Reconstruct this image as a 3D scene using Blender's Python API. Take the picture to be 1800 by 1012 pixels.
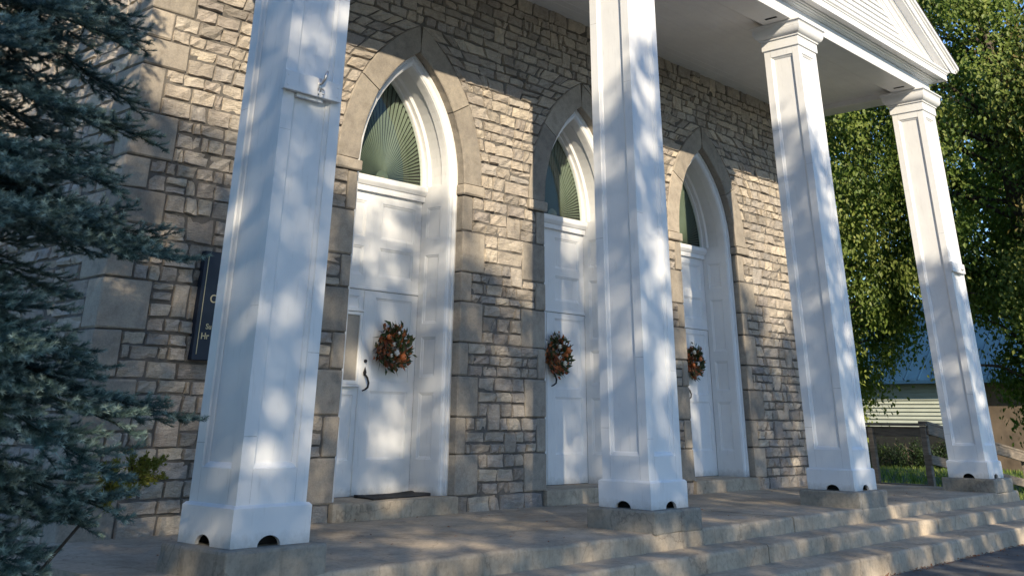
import bpy, math, random
import numpy as np
from mathutils import Vector, Matrix, noise as mnoise

# ------------------------------------------------------------------ clear
for o in list(bpy.data.objects):
    bpy.data.objects.remove(o)
scene = bpy.context.scene
col = scene.collection
R = math.radians

# ------------------------------------------------------------------ camera
YAW, PITCH, ROLL, FPX = 0.824, 0.459, 0.010, 1741.25
CAM = Vector((-4.435, -8.788, 0.744))
fwd = Vector((math.sin(YAW) * math.cos(PITCH), math.cos(YAW) * math.cos(PITCH), math.sin(PITCH)))
rgt = Vector((math.cos(YAW), -math.sin(YAW), 0))
upv = rgt.cross(fwd)
r2 = rgt * math.cos(ROLL) + upv * math.sin(ROLL)
u2 = -rgt * math.sin(ROLL) + upv * math.cos(ROLL)
cd = bpy.data.cameras.new('camera')
cam = bpy.data.objects.new('camera', cd)
col.objects.link(cam)
cam.matrix_world = Matrix(((r2.x, u2.x, -fwd.x, CAM.x), (r2.y, u2.y, -fwd.y, CAM.y), (r2.z, u2.z, -fwd.z, CAM.z), (0, 0, 0, 1)))
cd.sensor_fit = 'HORIZONTAL'
cd.sensor_width = 36
cd.lens = FPX / 1800 * 36
cd.shift_y = -(506 + 125.7) / 1800
cd.clip_start = 0.05
cd.clip_end = 3000
scene.camera = cam

def project(p):
    d = Vector(p) - CAM
    w = d.dot(fwd)
    if w < .1:
        return None
    return (900 + FPX * d.dot(r2) / w, -125.7 - FPX * d.dot(u2) / w)

# ------------------------------------------------------------------ sky and sun
SUNX, SUNZ = 0.63, 0.535            # light travels along (SUNX, 1, -SUNZ)
sdir = Vector((SUNX, 1, -SUNZ)).normalized()
elev = math.asin(-sdir.z)
world = bpy.data.worlds.new('World')
scene.world = world
world.use_nodes = True
wn = world.node_tree.nodes
wl = world.node_tree.links
wn.clear()
sky = wn.new('ShaderNodeTexSky')
sky.sky_type = 'NISHITA'
sky.sun_disc = False
sky.sun_elevation = elev
sky.sun_rotation = math.atan2(-sdir.x, -sdir.y)
sky.air_density = 1.0
sky.dust_density = 0.2
sky.ozone_density = 2.5
bg = wn.new('ShaderNodeBackground')
bg.inputs[1].default_value = 0.115
wo = wn.new('ShaderNodeOutputWorld')
wl.new(sky.outputs[0], bg.inputs[0])
wl.new(bg.outputs[0], wo.inputs[0])
sl = bpy.data.lights.new('sun', 'SUN')
sl.energy = 5.0
sl.angle = R(0.5)
sl.color = (1.0, 0.76, 0.46)
so = bpy.data.objects.new('sun', sl)
col.objects.link(so)
so.rotation_euler = sdir.to_track_quat('-Z', 'Y').to_euler()
vs = scene.view_settings
vs.view_transform = 'Standard'
vs.look = 'None'
vs.exposure = 0.7
vs.use_white_balance = True
vs.white_balance_temperature = 5350
vs.gamma = 1.0
scene.render.engine = 'CYCLES'
scene.cycles.max_bounces = 6
scene.cycles.transparent_max_bounces = 12

# ------------------------------------------------------------------ materials
def new_mat(name):
    m = bpy.data.materials.new(name)
    m.use_nodes = True
    n = m.node_tree.nodes
    n.clear()
    out = n.new('ShaderNodeOutputMaterial')
    b = n.new('ShaderNodeBsdfPrincipled')
    m.node_tree.links.new(b.outputs[0], out.inputs[0])
    return m, n, m.node_tree.links, b, out

def noise_node(n, l, scale, detail=6, rough=.6, vec=None, dist=0):
    t = n.new('ShaderNodeTexNoise')
    t.inputs['Scale'].default_value = scale
    t.inputs['Detail'].default_value = detail
    t.inputs['Roughness'].default_value = rough
    t.inputs['Distortion'].default_value = dist
    if vec is not None:
        l.new(vec, t.inputs['Vector'])
    return t

def ramp(n, l, fac, stops):
    r = n.new('ShaderNodeValToRGB')
    e = r.color_ramp.elements
    while len(e) < len(stops):
        e.new(.5)
    for k, (p, c) in enumerate(stops):
        e[k].position = p
        e[k].color = (*c, 1) if len(c) == 3 else c
    l.new(fac, r.inputs[0])
    return r

def mixc(n, l, a, b, fac, mode='MIX'):
    m = n.new('ShaderNodeMix')
    m.data_type = 'RGBA'
    m.blend_type = mode
    for s, v in ((6, a), (7, b)):
        if isinstance(v, tuple):
            m.inputs[s].default_value = (*v, 1)
        else:
            l.new(v, m.inputs[s])
    if isinstance(fac, (int, float)):
        m.inputs[0].default_value = fac
    else:
        l.new(fac, m.inputs[0])
    return m.outputs[2]

def worldpos(n, l, scale=(1, 1, 1)):
    g = n.new('ShaderNodeNewGeometry')
    mp = n.new('ShaderNodeMapping')
    mp.inputs['Scale'].default_value = scale
    l.new(g.outputs['Position'], mp.inputs[0])
    return mp.outputs[0]

def bump(n, l, b, h, strength, dist, prev=None):
    u = n.new('ShaderNodeBump')
    u.inputs['Strength'].default_value = strength
    u.inputs['Distance'].default_value = dist
    l.new(h, u.inputs['Height'])
    if prev is not None:
        l.new(prev.outputs[0], u.inputs['Normal'])
    l.new(u.outputs[0], b.inputs['Normal'])
    return u

MAT = {}
def plain(name, c, rough=.6, metal=0, var=.12, scale=8, bmp=0, bscale=60, bdist=.002, stretch=(1, 1, 1)):
    m, n, l, b, o = new_mat(name)
    p = worldpos(n, l, stretch)
    t = noise_node(n, l, scale, 6, .6, p)
    lo = tuple(x * (1 - var) for x in c)
    hi = tuple(min(1, x * (1 + var)) for x in c)
    r = ramp(n, l, t.outputs[0], [(.3, lo), (.7, hi)])
    l.new(r.outputs[0], b.inputs['Base Color'])
    b.inputs['Roughness'].default_value = rough
    b.inputs['Metallic'].default_value = metal
    if bmp:
        t2 = noise_node(n, l, bscale, 5, .6, p)
        bump(n, l, b, t2.outputs[0], bmp, bdist)
    MAT[name] = m
    return m

def mk_white():
    m, n, l, b, o = new_mat('white_paint')
    p = worldpos(n, l)
    ps = worldpos(n, l, (1, 1, .15))
    t1 = noise_node(n, l, 3, 5, .6, p)
    t2 = noise_node(n, l, 26, 6, .7, ps)
    c = ramp(n, l, t1.outputs[0], [(.3, (.72, .72, .72)), (.7, (.79, .79, .78))])
    d = ramp(n, l, t2.outputs[0], [(.56, (1, 1, 1)), (.78, (.80, .79, .77))])
    c2 = mixc(n, l, c.outputs[0], d.outputs[0], .8, 'MULTIPLY')
    # splash-back grime with a ragged edge near the paving
    sp = n.new('ShaderNodeSeparateXYZ')
    l.new(p, sp.inputs[0])
    t4 = noise_node(n, l, 18, 6, .75, p)
    ad = n.new('ShaderNodeMath'); ad.operation = 'MULTIPLY_ADD'
    ad.inputs[1].default_value = .16; ad.inputs[2].default_value = -.09
    l.new(t4.outputs[0], ad.inputs[0])
    sb = n.new('ShaderNodeMath'); sb.operation = 'SUBTRACT'
    l.new(sp.outputs[2], sb.inputs[0]); l.new(ad.outputs[0], sb.inputs[1])
    g = ramp(n, l, sb.outputs[0], [(.0, (.58, .56, .52)), (.09, (1, 1, 1))])
    c3 = mixc(n, l, c2, g.outputs[0], .7, 'MULTIPLY')
    l.new(c3, b.inputs['Base Color'])
    b.inputs['Roughness'].default_value = .42
    t3 = noise_node(n, l, 9, 4, .5, ps)
    u = bump(n, l, b, t3.outputs[0], .4, .006)
    t5 = noise_node(n, l, 130, 3, .5, ps)
    bump(n, l, b, t5.outputs[0], .12, .001, u)
    MAT['white'] = m
mk_white()

def mk_stone(name, cols, strata=True, rough=.92):
    m, n, l, b, o = new_mat(name)
    a = n.new('ShaderNodeAttribute'); a.attribute_name = 'tint'
    p = worldpos(n, l)
    c = ramp(n, l, a.outputs['Fac'], [(i / (len(cols) - 1), k) for i, k in enumerate(cols)])
    t1 = noise_node(n, l, 11, 8, .68, p)
    v1 = ramp(n, l, t1.outputs[0], [(.25, (.72, .70, .68)), (.5, (1.05, 1.05, 1.05)), (.75, (1.3, 1.27, 1.2))])
    c2 = mixc(n, l, c.outputs[0], v1.outputs[0], .85, 'MULTIPLY')
    t2 = noise_node(n, l, 2.1, 5, .65, p)
    v2 = ramp(n, l, t2.outputs[0], [(.35, (.82, .81, .81)), (.6, (1.1, 1.09, 1.06))])
    c3 = mixc(n, l, c2, v2.outputs[0], .8, 'MULTIPLY')
    t6 = noise_node(n, l, 70, 4, .7, p)
    v6 = ramp(n, l, t6.outputs[0], [(.3, (.72, .72, .72)), (.55, (1, 1, 1)), (.8, (1.15, 1.14, 1.1))])
    c4 = mixc(n, l, c3, v6.outputs[0], .7, 'MULTIPLY')
    l.new(c4, b.inputs['Base Color'])
    b.inputs['Roughness'].default_value = rough
    b.inputs['Specular IOR Level'].default_value = .25
    ps = worldpos(n, l, (1, 1, 3.2) if strata else (1, 1, 1))
    t3 = noise_node(n, l, 14 if strata else 22, 7, .7, ps, .8 if strata else 0)
    u = bump(n, l, b, t3.outputs[0], 1.0 if strata else .4, .026 if strata else .008)
    t4 = noise_node(n, l, 95, 4, .6, p)
    bump(n, l, b, t4.outputs[0], .45, .004, u)
    MAT[name] = m
mk_stone('stone', [(.29, .262, .228), (.46, .405, .335), (.38, .352, .322), (.56, .495, .40), (.34, .305, .275), (.49, .43, .352)])
mk_stone('dressed', [(.255, .23, .195), (.315, .282, .236), (.37, .328, .272)], False, .85)

def mk_concrete(name, base, chips=True):
    m, n, l, b, o = new_mat(name)
    p = worldpos(n, l)
    t1 = noise_node(n, l, 1.6, 8, .7, p)
    c = ramp(n, l, t1.outputs[0], [(.3, tuple(x * .62 for x in base)), (.52, base), (.72, tuple(x * 1.28 for x in base))])
    t2 = noise_node(n, l, 24, 6, .75, p)
    v = ramp(n, l, t2.outputs[0], [(.3, (.66, .66, .67)), (.5, (1, 1, 1)), (.72, (1.2, 1.18, 1.14))])
    c2 = mixc(n, l, c.outputs[0], v.outputs[0], .75, 'MULTIPLY')
    # vertical run-off streaks
    ps = worldpos(n, l, (7, 7, .8))
    t3 = noise_node(n, l, 2.2, 5, .7, ps)
    s = ramp(n, l, t3.outputs[0], [(.56, (1, 1, 1)), (.70, (.6, .58, .55))])
    c3 = mixc(n, l, c2, s.outputs[0], .6, 'MULTIPLY')
    # hairline cracks
    vo = n.new('ShaderNodeTexVoronoi'); vo.feature = 'DISTANCE_TO_EDGE'
    vo.inputs['Scale'].default_value = .7
    wob = noise_node(n, l, 3, 5, .6, p)
    mv = n.new('ShaderNodeVectorMath'); mv.operation = 'MULTIPLY_ADD'
    mv.inputs[1].default_value = (.5, .5, .5)
    l.new(wob.outputs['Color'], mv.inputs[0]); l.new(p, mv.inputs[2])
    l.new(mv.outputs[0], vo.inputs['Vector'])
    cr = ramp(n, l, vo.outputs['Distance'], [(.0, (.22, .21, .2)), (.009, (1, 1, 1))])
    c4 = mixc(n, l, c3, cr.outputs[0], .4, 'MULTIPLY')
    l.new(c4, b.inputs['Base Color'])
    b.inputs['Roughness'].default_value = .9
    b.inputs['Specular IOR Level'].default_value = .3
    t4 = noise_node(n, l, 45, 6, .7, p)
    u = bump(n, l, b, t4.outputs[0], .5, .006)
    t5 = noise_node(n, l, 180, 3, .6, p)
    bump(n, l, b, t5.outputs[0], .4, .002, u)
    MAT[name] = m
mk_concrete('concrete', (.44, .37, .275))
mk_concrete('pedestal', (.30, .275, .225))
plain('mortar', (.115, .105, .092), .95, var=.35, scale=14, bmp=.6, bscale=80, bdist=.004)
plain('asphalt', (.11, .107, .103), .9, var=.35, scale=5, bmp=.7, bscale=160, bdist=.006)
plain('soil', (.07, .055, .04), .95, var=.4, scale=9, bmp=.7, bscale=40, bdist=.02)
plain('turf', (.055, .085, .022), .95, var=.45, scale=2.5, bmp=.8, bscale=60, bdist=.03)
plain('black_metal', (.008, .008, .009), .75, 0, var=.2)
plain('rubber', (.018, .018, .019), .85, var=.4, scale=40, bmp=.6, bscale=220, bdist=.003)
plain('caulk', (.42, .42, .41), .7, var=.3, scale=30)
plain('dark_void', (.012, .012, .012), .95)
plain('navy_board', (.008, .015, .03), .55, var=.2, scale=3)
plain('gold_leaf', (.52, .42, .24), .4, .4, var=.1)
plain('notice_paper', (.29, .265, .225), .6, var=.06, scale=30)
plain('steel', (.5, .5, .5), .35, .8, var=.2)
plain('weathered_wood', (.20, .165, .125), .85, var=.4, scale=7, bmp=.6, bscale=30, bdist=.004, stretch=(.6, .6, 5))
plain('bark', (.09, .072, .055), .95, var=.4, scale=12, bmp=.9, bscale=18, bdist=.03, stretch=(2, 2, .4))
plain('twig_bark', (.12, .08, .05), .9, var=.3, scale=20)
plain('siding_paint', (.42, .45, .38), .6, var=.08, scale=2)
plain('blue_roof', (.022, .06, .125), .45, .1, var=.25, scale=1.2)
plain('shingle', (.06, .055, .05), .9, var=.3, scale=6)
plain('foundation', (.014, .016, .014), .9, var=.3, scale=3)
plain('shed_wall', (.13, .10, .07), .85, var=.35, scale=2)
plain('pleat', (.085, .098, .074), .5, var=.12, scale=5)
plain('pumpkin_orange', (.58, .17, .04), .5, var=.2, scale=20)
plain('pumpkin_white', (.68, .63, .50), .5, var=.1, scale=20)
plain('cotton', (.75, .72, .66), .95, var=.08, scale=40, bmp=.8, bscale=90, bdist=.006)
plain('side_rubble', (.27, .24, .20), .95, var=.35, scale=6, bmp=.8, bscale=9, bdist=.05)

def mk_leaf(name, cols, trans=.35, rough=.5):
    m, n, l, b, o = new_mat(name)
    a = n.new('ShaderNodeAttribute'); a.attribute_name = 'tint'
    c = ramp(n, l, a.outputs['Fac'], [(i / max(1, len(cols) - 1), k) for i, k in enumerate(cols)])
    p = worldpos(n, l)
    t = noise_node(n, l, .8, 3, .6, p)
    v = ramp(n, l, t.outputs[0], [(.35, (.68, .72, .7)), (.65, (1.25, 1.2, 1.1))])
    c2 = mixc(n, l, c.outputs[0], v.outputs[0], .8, 'MULTIPLY')
    l.new(c2, b.inputs['Base Color'])
    b.inputs['Roughness'].default_value = rough
    b.inputs['Specular IOR Level'].default_value = .35
    if trans:
        tr = n.new('ShaderNodeBsdfTranslucent')
        tc = mixc(n, l, c2, (1.0, 1.25, .5), 1, 'MULTIPLY')
        l.new(tc, tr.inputs[0])
        mx = n.new('ShaderNodeMixShader')
        mx.inputs[0].default_value = trans
        l.new(b.outputs[0], mx.inputs[1]); l.new(tr.outputs[0], mx.inputs[2])
        l.new(mx.outputs[0], o.inputs[0])
    MAT[name] = m
mk_leaf('maple_leaf', [(.04, .085, .014), (.10, .16, .026), (.175, .225, .042), (.27, .30, .075)], .35)
mk_leaf('turning_leaf', [(.06, .10, .02), (.12, .15, .03), (.22, .20, .06), (.30, .22, .08)], .35)
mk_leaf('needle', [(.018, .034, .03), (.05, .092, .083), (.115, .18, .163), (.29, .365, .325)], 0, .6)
mk_leaf('sunlit_cedar_leaf', [(.12, .14, .02), (.20, .21, .035), (.28, .27, .055)], .2)  # yellow of sunlight put into the leaf colour
mk_leaf('wreath_green', [(.02, .04, .012), (.045, .065, .02), (.09, .10, .04)], .15)
mk_leaf('wreath_rust', [(.12, .04, .018), (.27, .075, .026), (.42, .14, .045), (.2, .12, .06)], .15)

def mk_glass():
    m, n, l, b, o = new_mat('pane_glass')
    n.remove(b)
    tr = n.new('ShaderNodeBsdfTransparent'); tr.inputs[0].default_value = (.86, .93, .86, 1)
    gl = n.new('ShaderNodeBsdfGlossy'); gl.inputs['Roughness'].default_value = .03
    fr = n.new('ShaderNodeFresnel'); fr.inputs[0].default_value = 1.5
    p = worldpos(n, l)
    t = noise_node(n, l, 3.5, 2, .5, p)
    u = n.new('ShaderNodeBump'); u.inputs['Strength'].default_value = .15; u.inputs['Distance'].default_value = .01
    l.new(t.outputs[0], u.inputs['Height']); l.new(u.outputs[0], gl.inputs['Normal'])
    mx = n.new('ShaderNodeMixShader')
    fm_ = n.new('ShaderNodeMath'); fm_.operation = 'MULTIPLY'; fm_.inputs[1].default_value = .05
    l.new(fr.outputs[0], fm_.inputs[0]); l.new(fm_.outputs[0], mx.inputs[0]); l.new(tr.outputs[0], mx.inputs[1]); l.new(gl.outputs[0], mx.inputs[2])
    l.new(mx.outputs[0], o.inputs[0])
    MAT['glass'] = m
mk_glass()

# ------------------------------------------------------------------ mesh helpers
class MB:
    def __init__(self):
        self.v = []; self.f = []; self.t = []
    def add(self, vs_, fs, tint=None):
        k = len(self.v)
        self.v.extend([tuple(p) for p in vs_])
        self.f.extend([tuple(i + k for i in f) for f in fs])
        self.t.extend([.5 if tint is None else tint] * len(vs_))
        return self
    def box(self, x0, x1, y0, y1, z0, z1, bev=0.0, tint=None, M=None):
        b = min(bev, (x1 - x0) * .45, (y1 - y0) * .45, (z1 - z0) * .45)
        if b <= 0:
            vs_ = [(x, y, z) for z in (z0, z1) for y in (y0, y1) for x in (x0, x1)]
            fs = [(0, 2, 3, 1), (4, 5, 7, 6), (0, 1, 5, 4), (2, 6, 7, 3), (0, 4, 6, 2), (1, 3, 7, 5)]
        else:
            vs_ = []
            idx = {}
            for sx in (0, 1):
                for sy in (0, 1):
                    for sz in (0, 1):
                        X, Y, Z = (x0, x1)[sx], (y0, y1)[sy], (z0, z1)[sz]
                        ix, iy, iz = (1, -1)[sx] * b, (1, -1)[sy] * b, (1, -1)[sz] * b
                        for ax, q in ((0, (X, Y + iy, Z + iz)), (1, (X + ix, Y, Z + iz)), (2, (X + ix, Y + iy, Z))):
                            idx[(sx, sy, sz, ax)] = len(vs_)
                            vs_.append(q)
            fs = []
            for s in (0, 1):
                q = [(s, 0, 0, 0), (s, 1, 0, 0), (s, 1, 1, 0), (s, 0, 1, 0)]
                q = [idx[k] for k in q]; fs.append(tuple(q if s else q[::-1]))
                q = [(0, s, 0, 1), (0, s, 1, 1), (1, s, 1, 1), (1, s, 0, 1)]
                q = [idx[k] for k in q]; fs.append(tuple(q if s else q[::-1]))
                q = [(0, 0, s, 2), (1, 0, s, 2), (1, 1, s, 2), (0, 1, s, 2)]
                q = [idx[k] for k in q]; fs.append(tuple(q if s else q[::-1]))
            for a in (0, 1):
                for c in (0, 1):
                    e = [idx[(a, c, 0, 0)], idx[(a, c, 1, 0)], idx[(a, c, 1, 1)], idx[(a, c, 0, 1)]]
                    fs.append(tuple(e if (a + c) % 2 else e[::-1]))
                    e = [idx[(a, 0, c, 0)], idx[(a, 1, c, 0)], idx[(a, 1, c, 2)], idx[(a, 0, c, 2)]]
                    fs.append(tuple(e[::-1] if (a + c) % 2 else e))
                    e = [idx[(0, a, c, 1)], idx[(1, a, c, 1)], idx[(1, a, c, 2)], idx[(0, a, c, 2)]]
                    fs.append(tuple(e if (a + c) % 2 else e[::-1]))
            for sx in (0, 1):
                for sy in (0, 1):
                    for sz in (0, 1):
                        e = [idx[(sx, sy, sz, k)] for k in (0, 1, 2)]
                        fs.append(tuple(e if (sx + sy + sz) % 2 else e[::-1]))
        if M is not None:
            vs_ = [M @ Vector(p) for p in vs_]
        return self.add(vs_, fs, tint)
    def tube(self, pts, rad, n=8, tint=None, cap=True):
        pts = [Vector(p) for p in pts]
        rads = rad if isinstance(rad, (list, tuple)) else [rad] * len(pts)
        vs_ = []; fs = []
        up = Vector((0, 0, 1))
        prev = None
        for i, p in enumerate(pts):
            d = (pts[min(i + 1, len(pts) - 1)] - pts[max(i - 1, 0)])
            d = d.normalized() if d.length > 1e-9 else up
            if prev is None:
                a = d.cross(up)
                if a.length < .05:
                    a = d.cross(Vector((1, 0, 0)))
                a.normalize()
            else:
                a = (prev - d * prev.dot(d)).normalized()
            prev = a
            b = d.cross(a)
            for k in range(n):
                t = 2 * math.pi * k / n
                vs_.append(p + (a * math.cos(t) + b * math.sin(t)) * rads[i])
        for i in range(len(pts) - 1):
            for k in range(n):
                fs.append((i * n + k, i * n + (k + 1) % n, (i + 1) * n + (k + 1) % n, (i + 1) * n + k))
        if cap:
            fs.append(tuple(range(n))[::-1])
            fs.append(tuple((len(pts) - 1) * n + k for k in range(n)))
        return self.add(vs_, fs, tint)
    def extrude_x(self, prof, x0, x1, ends=True):
        """closed (y,z) profile swept along x"""
        n = len(prof)
        vs_ = [(x0, y, z) for y, z in prof] + [(x1, y, z) for y, z in prof]
        fs = [(i, (i + 1) % n, n + (i + 1) % n, n + i) for i in range(n)]
        if ends:
            fs += [tuple(range(n))[::-1], tuple(range(n, 2 * n))]
        return self.add(vs_, fs)
    def build(self, name, mat, parent=None, smooth=False, loc=None, share=None):
        me = bpy.data.meshes.new(name)
        vv = self.v
        if loc is not None:
            vv = [(a - loc[0], b - loc[1], c - loc[2]) for a, b, c in vv]
        me.from_pydata(vv, [], self.f)
        me.validate(clean_customdata=False)
        if len(me.vertices) == len(self.t):
            at = me.attributes.new('tint', 'FLOAT', 'POINT')
            at.data.foreach_set('value', self.t)
        if smooth:
            me.polygons.foreach_set('use_smooth', [True] * len(me.polygons))
        me.materials.append(MAT[mat])
        me.update()
        return link(name, me, parent, loc)

def link(name, me, parent=None, loc=None):
    o = bpy.data.objects.new(name, me)
    col.objects.link(o)
    if parent is not None:
        o.parent = parent
    if loc is not None:
        o.location = loc
    return o

def tag(o, label=None, cat=None, group=None, kind=None):
    if label: o['label'] = label
    if cat: o['category'] = cat
    if group: o['group'] = group
    if kind: o['kind'] = kind
    return o

def empty(name, loc=(0, 0, 0), parent=None):
    o = bpy.data.objects.new(name, None)
    o.empty_display_size = .2
    col.objects.link(o)
    o.location = loc
    if parent is not None: o.parent = parent
    return o

def recess_mesh(u0, u1, v0, v1, rects, depth, bev, fr):
    """a flat board with rectangular recesses; fr(u,v,n) -> xyz, n<0 goes in. Returns (frame MB, [panel MBs])"""
    us = sorted({u0, u1, *[r[0] for r in rects], *[r[1] for r in rects]})
    vs_ = sorted({v0, v1, *[r[2] for r in rects], *[r[3] for r in rects]})
    m = MB(); panels = []
    def inrect(u, v):
        return any(r[0] < u < r[1] and r[2] < v < r[3] for r in rects)
    for i in range(len(us) - 1):
        for j in range(len(vs_) - 1):
            a, b, c, d = us[i], us[i + 1], vs_[j], vs_[j + 1]
            if not inrect((a + b) / 2, (c + d) / 2):
                m.add([fr(a, c, 0), fr(b, c, 0), fr(b, d, 0), fr(a, d, 0)], [(0, 1, 2, 3)])
    for a, b, c, d in rects:
        prof = [(0, 0), (bev * .15, -depth * .35), (bev * .5, -depth * .5), (bev * .85, -depth * .7), (bev, -depth)]
        rings = [[fr(a + o, c + o, n), fr(b - o, c + o, n), fr(b - o, d - o, n), fr(a + o, d - o, n)] for o, n in prof]
        vv = [p for r in rings for p in r]
        ff = []
        for k in range(len(prof) - 1):
            for e in range(4):
                ff.append((k * 4 + e, k * 4 + (e + 1) % 4, k * 4 + 4 + (e + 1) % 4, k * 4 + 4 + e))
        m.add(vv, ff)
        p = MB()
        o = bev - .002
        n = -depth + .0005
        p.add([fr(a + o, c + o, n), fr(b - o, c + o, n), fr(b - o, d - o, n), fr(a + o, d - o, n)], [(0, 1, 2, 3)])
        panels.append(p)
    return m, panels

rng = random.Random(11)

# ------------------------------------------------------------------ key dimensions
COLX = [0.0, 4.48, 8.646, 13.126]
CY = -2.327
DOORX = [3.39, 6.563, 9.736]
FLOOR = -.172
GROUND = -.65
W0 = .83                      # half width of stone opening
ZS = 3.32                     # arch spring
RISE = 1.48
RA = (W0 * W0 + RISE * RISE) / (2 * W0)
CO = RA - W0                  # arc centre offset
VT = .31                      # voussoir depth
XL, XR = -.14, 13.25
CEIL = 6.09

def arch_half(z, off=0.0):
    """half width of the arch of inset off (negative = outward) at height z"""
    r = RA - off
    if z <= ZS: return W0 - off
    q = r * r - (z - ZS) ** 2
    if q <= CO * CO: return 0
    return math.sqrt(q) - CO

def arch_path(off, z0, n=14):
    """points (x,z) from left foot over the apex to the right foot"""
    r = RA - off
    top = math.acos(CO / r)
    pts = [(W0 - off, z0)]
    for k in range(n + 1):
        a = top * k / n
        pts.append((r * math.cos(a) - CO, ZS + r * math.sin(a)))
    pts[-1] = (0.0, pts[-1][1])
    return [(-x, z) for x, z in pts] + [(x, z) for x, z in pts[::-1][1:]]

# ================================================================== SETTING
m = MB(); m.add([(-900, -900, GROUND - .03), (1500, -900, GROUND - .03), (1500, 1500, GROUND - .03), (-900, 1500, GROUND - .03)], [(0, 1, 2, 3)])
tag(m.build('ground', 'turf'), kind='structure')
m = MB()
m.add([(-60, -40, GROUND), (13.2, -40, GROUND), (14.6, -3.3, GROUND), (-1.2, -3.3, GROUND), (-6, -5.0, GROUND), (-60, -6, GROUND)], [(0, 1, 2, 3, 4, 5)])
tag(m.build('driveway', 'asphalt'), kind='structure')
m = MB()
for k in range(1):
    n = 24
    ring = [(-2.7 + 3.0 * math.cos(2 * math.pi * i / n) * (1 + .1 * math.sin(3 * i)), -1.6 + 2.4 * math.sin(2 * math.pi * i / n) * (1 + .08 * math.cos(5 * i)), GROUND + .006) for i in range(n)]
    m.add(ring + [(-2.7, -1.6, GROUND + .06)], [(i, (i + 1) % n, n) for i in range(n)])
tag(m.build('planting_bed', 'soil'), kind='structure')

# porch floor and steps: separate cast slabs with worn, uneven edges
def worn_slab(x0, x1, y0, y1, z0, z1, seed, nx=None, amp=.004, chip=.011):
    """a slab whose front and top arris is chipped"""
    m = MB()
    nx = nx or max(3, int((x1 - x0) / .11))
    ny = max(2, int((y1 - y0) / .4))
    rr = random.Random(seed)
    prof = []            # (y,z) ring from bottom front up and to the back
    prof.append((y0, z0)); prof.append((y0, z0 + (z1 - z0) * .5)); prof.append((y0, z1 - .022)); prof.append((y0 + .006, z1 - .007)); prof.append((y0 + .022, z1))
    for k in range(1, ny + 1):
        prof.append((y0 + .022 + (y1 - y0 - .022) * k / ny, z1))
    vs_ = []
    for i in range(nx + 1):
        x = x0 + (x1 - x0) * i / nx
        c = max(0, mnoise.noise(Vector((x * 3.1, seed * 3.7, 0))) - .12) * chip * 4
        c += max(0, mnoise.noise(Vector((x * 11, seed * 9.1, 4))) - .2) * chip * 1.2
        for k, (y, z) in enumerate(prof):
            a = mnoise.noise(Vector((x * 2.3, y * 2.3 + seed, z * 5))) * amp
            if k in (2, 3, 4):
                vs_.append((x, y + a + c * (.5 if k == 2 else .7 if k == 3 else .9), z + a - c * (.9 if k == 2 else .5 if k == 3 else .15)))
            elif k > 4:
                vs_.append((x, y, z + a * .8))
            else:
                vs_.append((x, y + a, z))
    P_ = len(prof)
    fs = []
    for i in range(nx):
        for k in range(P_ - 1):
            fs.append((i * P_ + k, (i + 1) * P_ + k, (i + 1) * P_ + k + 1, i * P_ + k + 1))
    b0 = len(vs_); vs_ += [(x0, y1, z0), (x1, y1, z0)]
    fs.append(tuple(range(P_)) + (b0,))
    fs.append((b0 + 1,) + tuple(nx * P_ + k for k in range(P_))[::-1])
    m.add(vs_, fs)
    return m
porch = empty('porch_steps')
tag(porch, kind='structure')
xs = [-.8, 2.43, 6.62, 10.35, 13.68]
for k in range(4):
    d = (.008, 0, .003, -.004)[k]
    worn_slab(xs[k] + .004, xs[k + 1] - .004, -2.73 + (.0, .006, -.004, .004)[k], -.0, GROUND - .02, FLOOR + d, 3 + k).build('porch_slab', 'concrete', porch)
for nm, yf, zt, yb, br, xa, xb in (('upper_step', -3.103, -.311, -2.72, [1.0, 5.4, 9.5], -.8, 13.95), ('lower_step', -3.558, -.46, -3.09, [3.2, 7.55, 11.1], -.8, 14.25)):
    e = [xa] + br + [xb]
    for k in range(len(e) - 1):
        worn_slab(e[k] + .003, e[k + 1] - .003, yf + rng.uniform(-.006, .006), yb, GROUND - .02, zt + rng.uniform(-.004, .003), 20 + k + int(yf * 10)).build(nm, 'concrete', porch)

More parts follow.
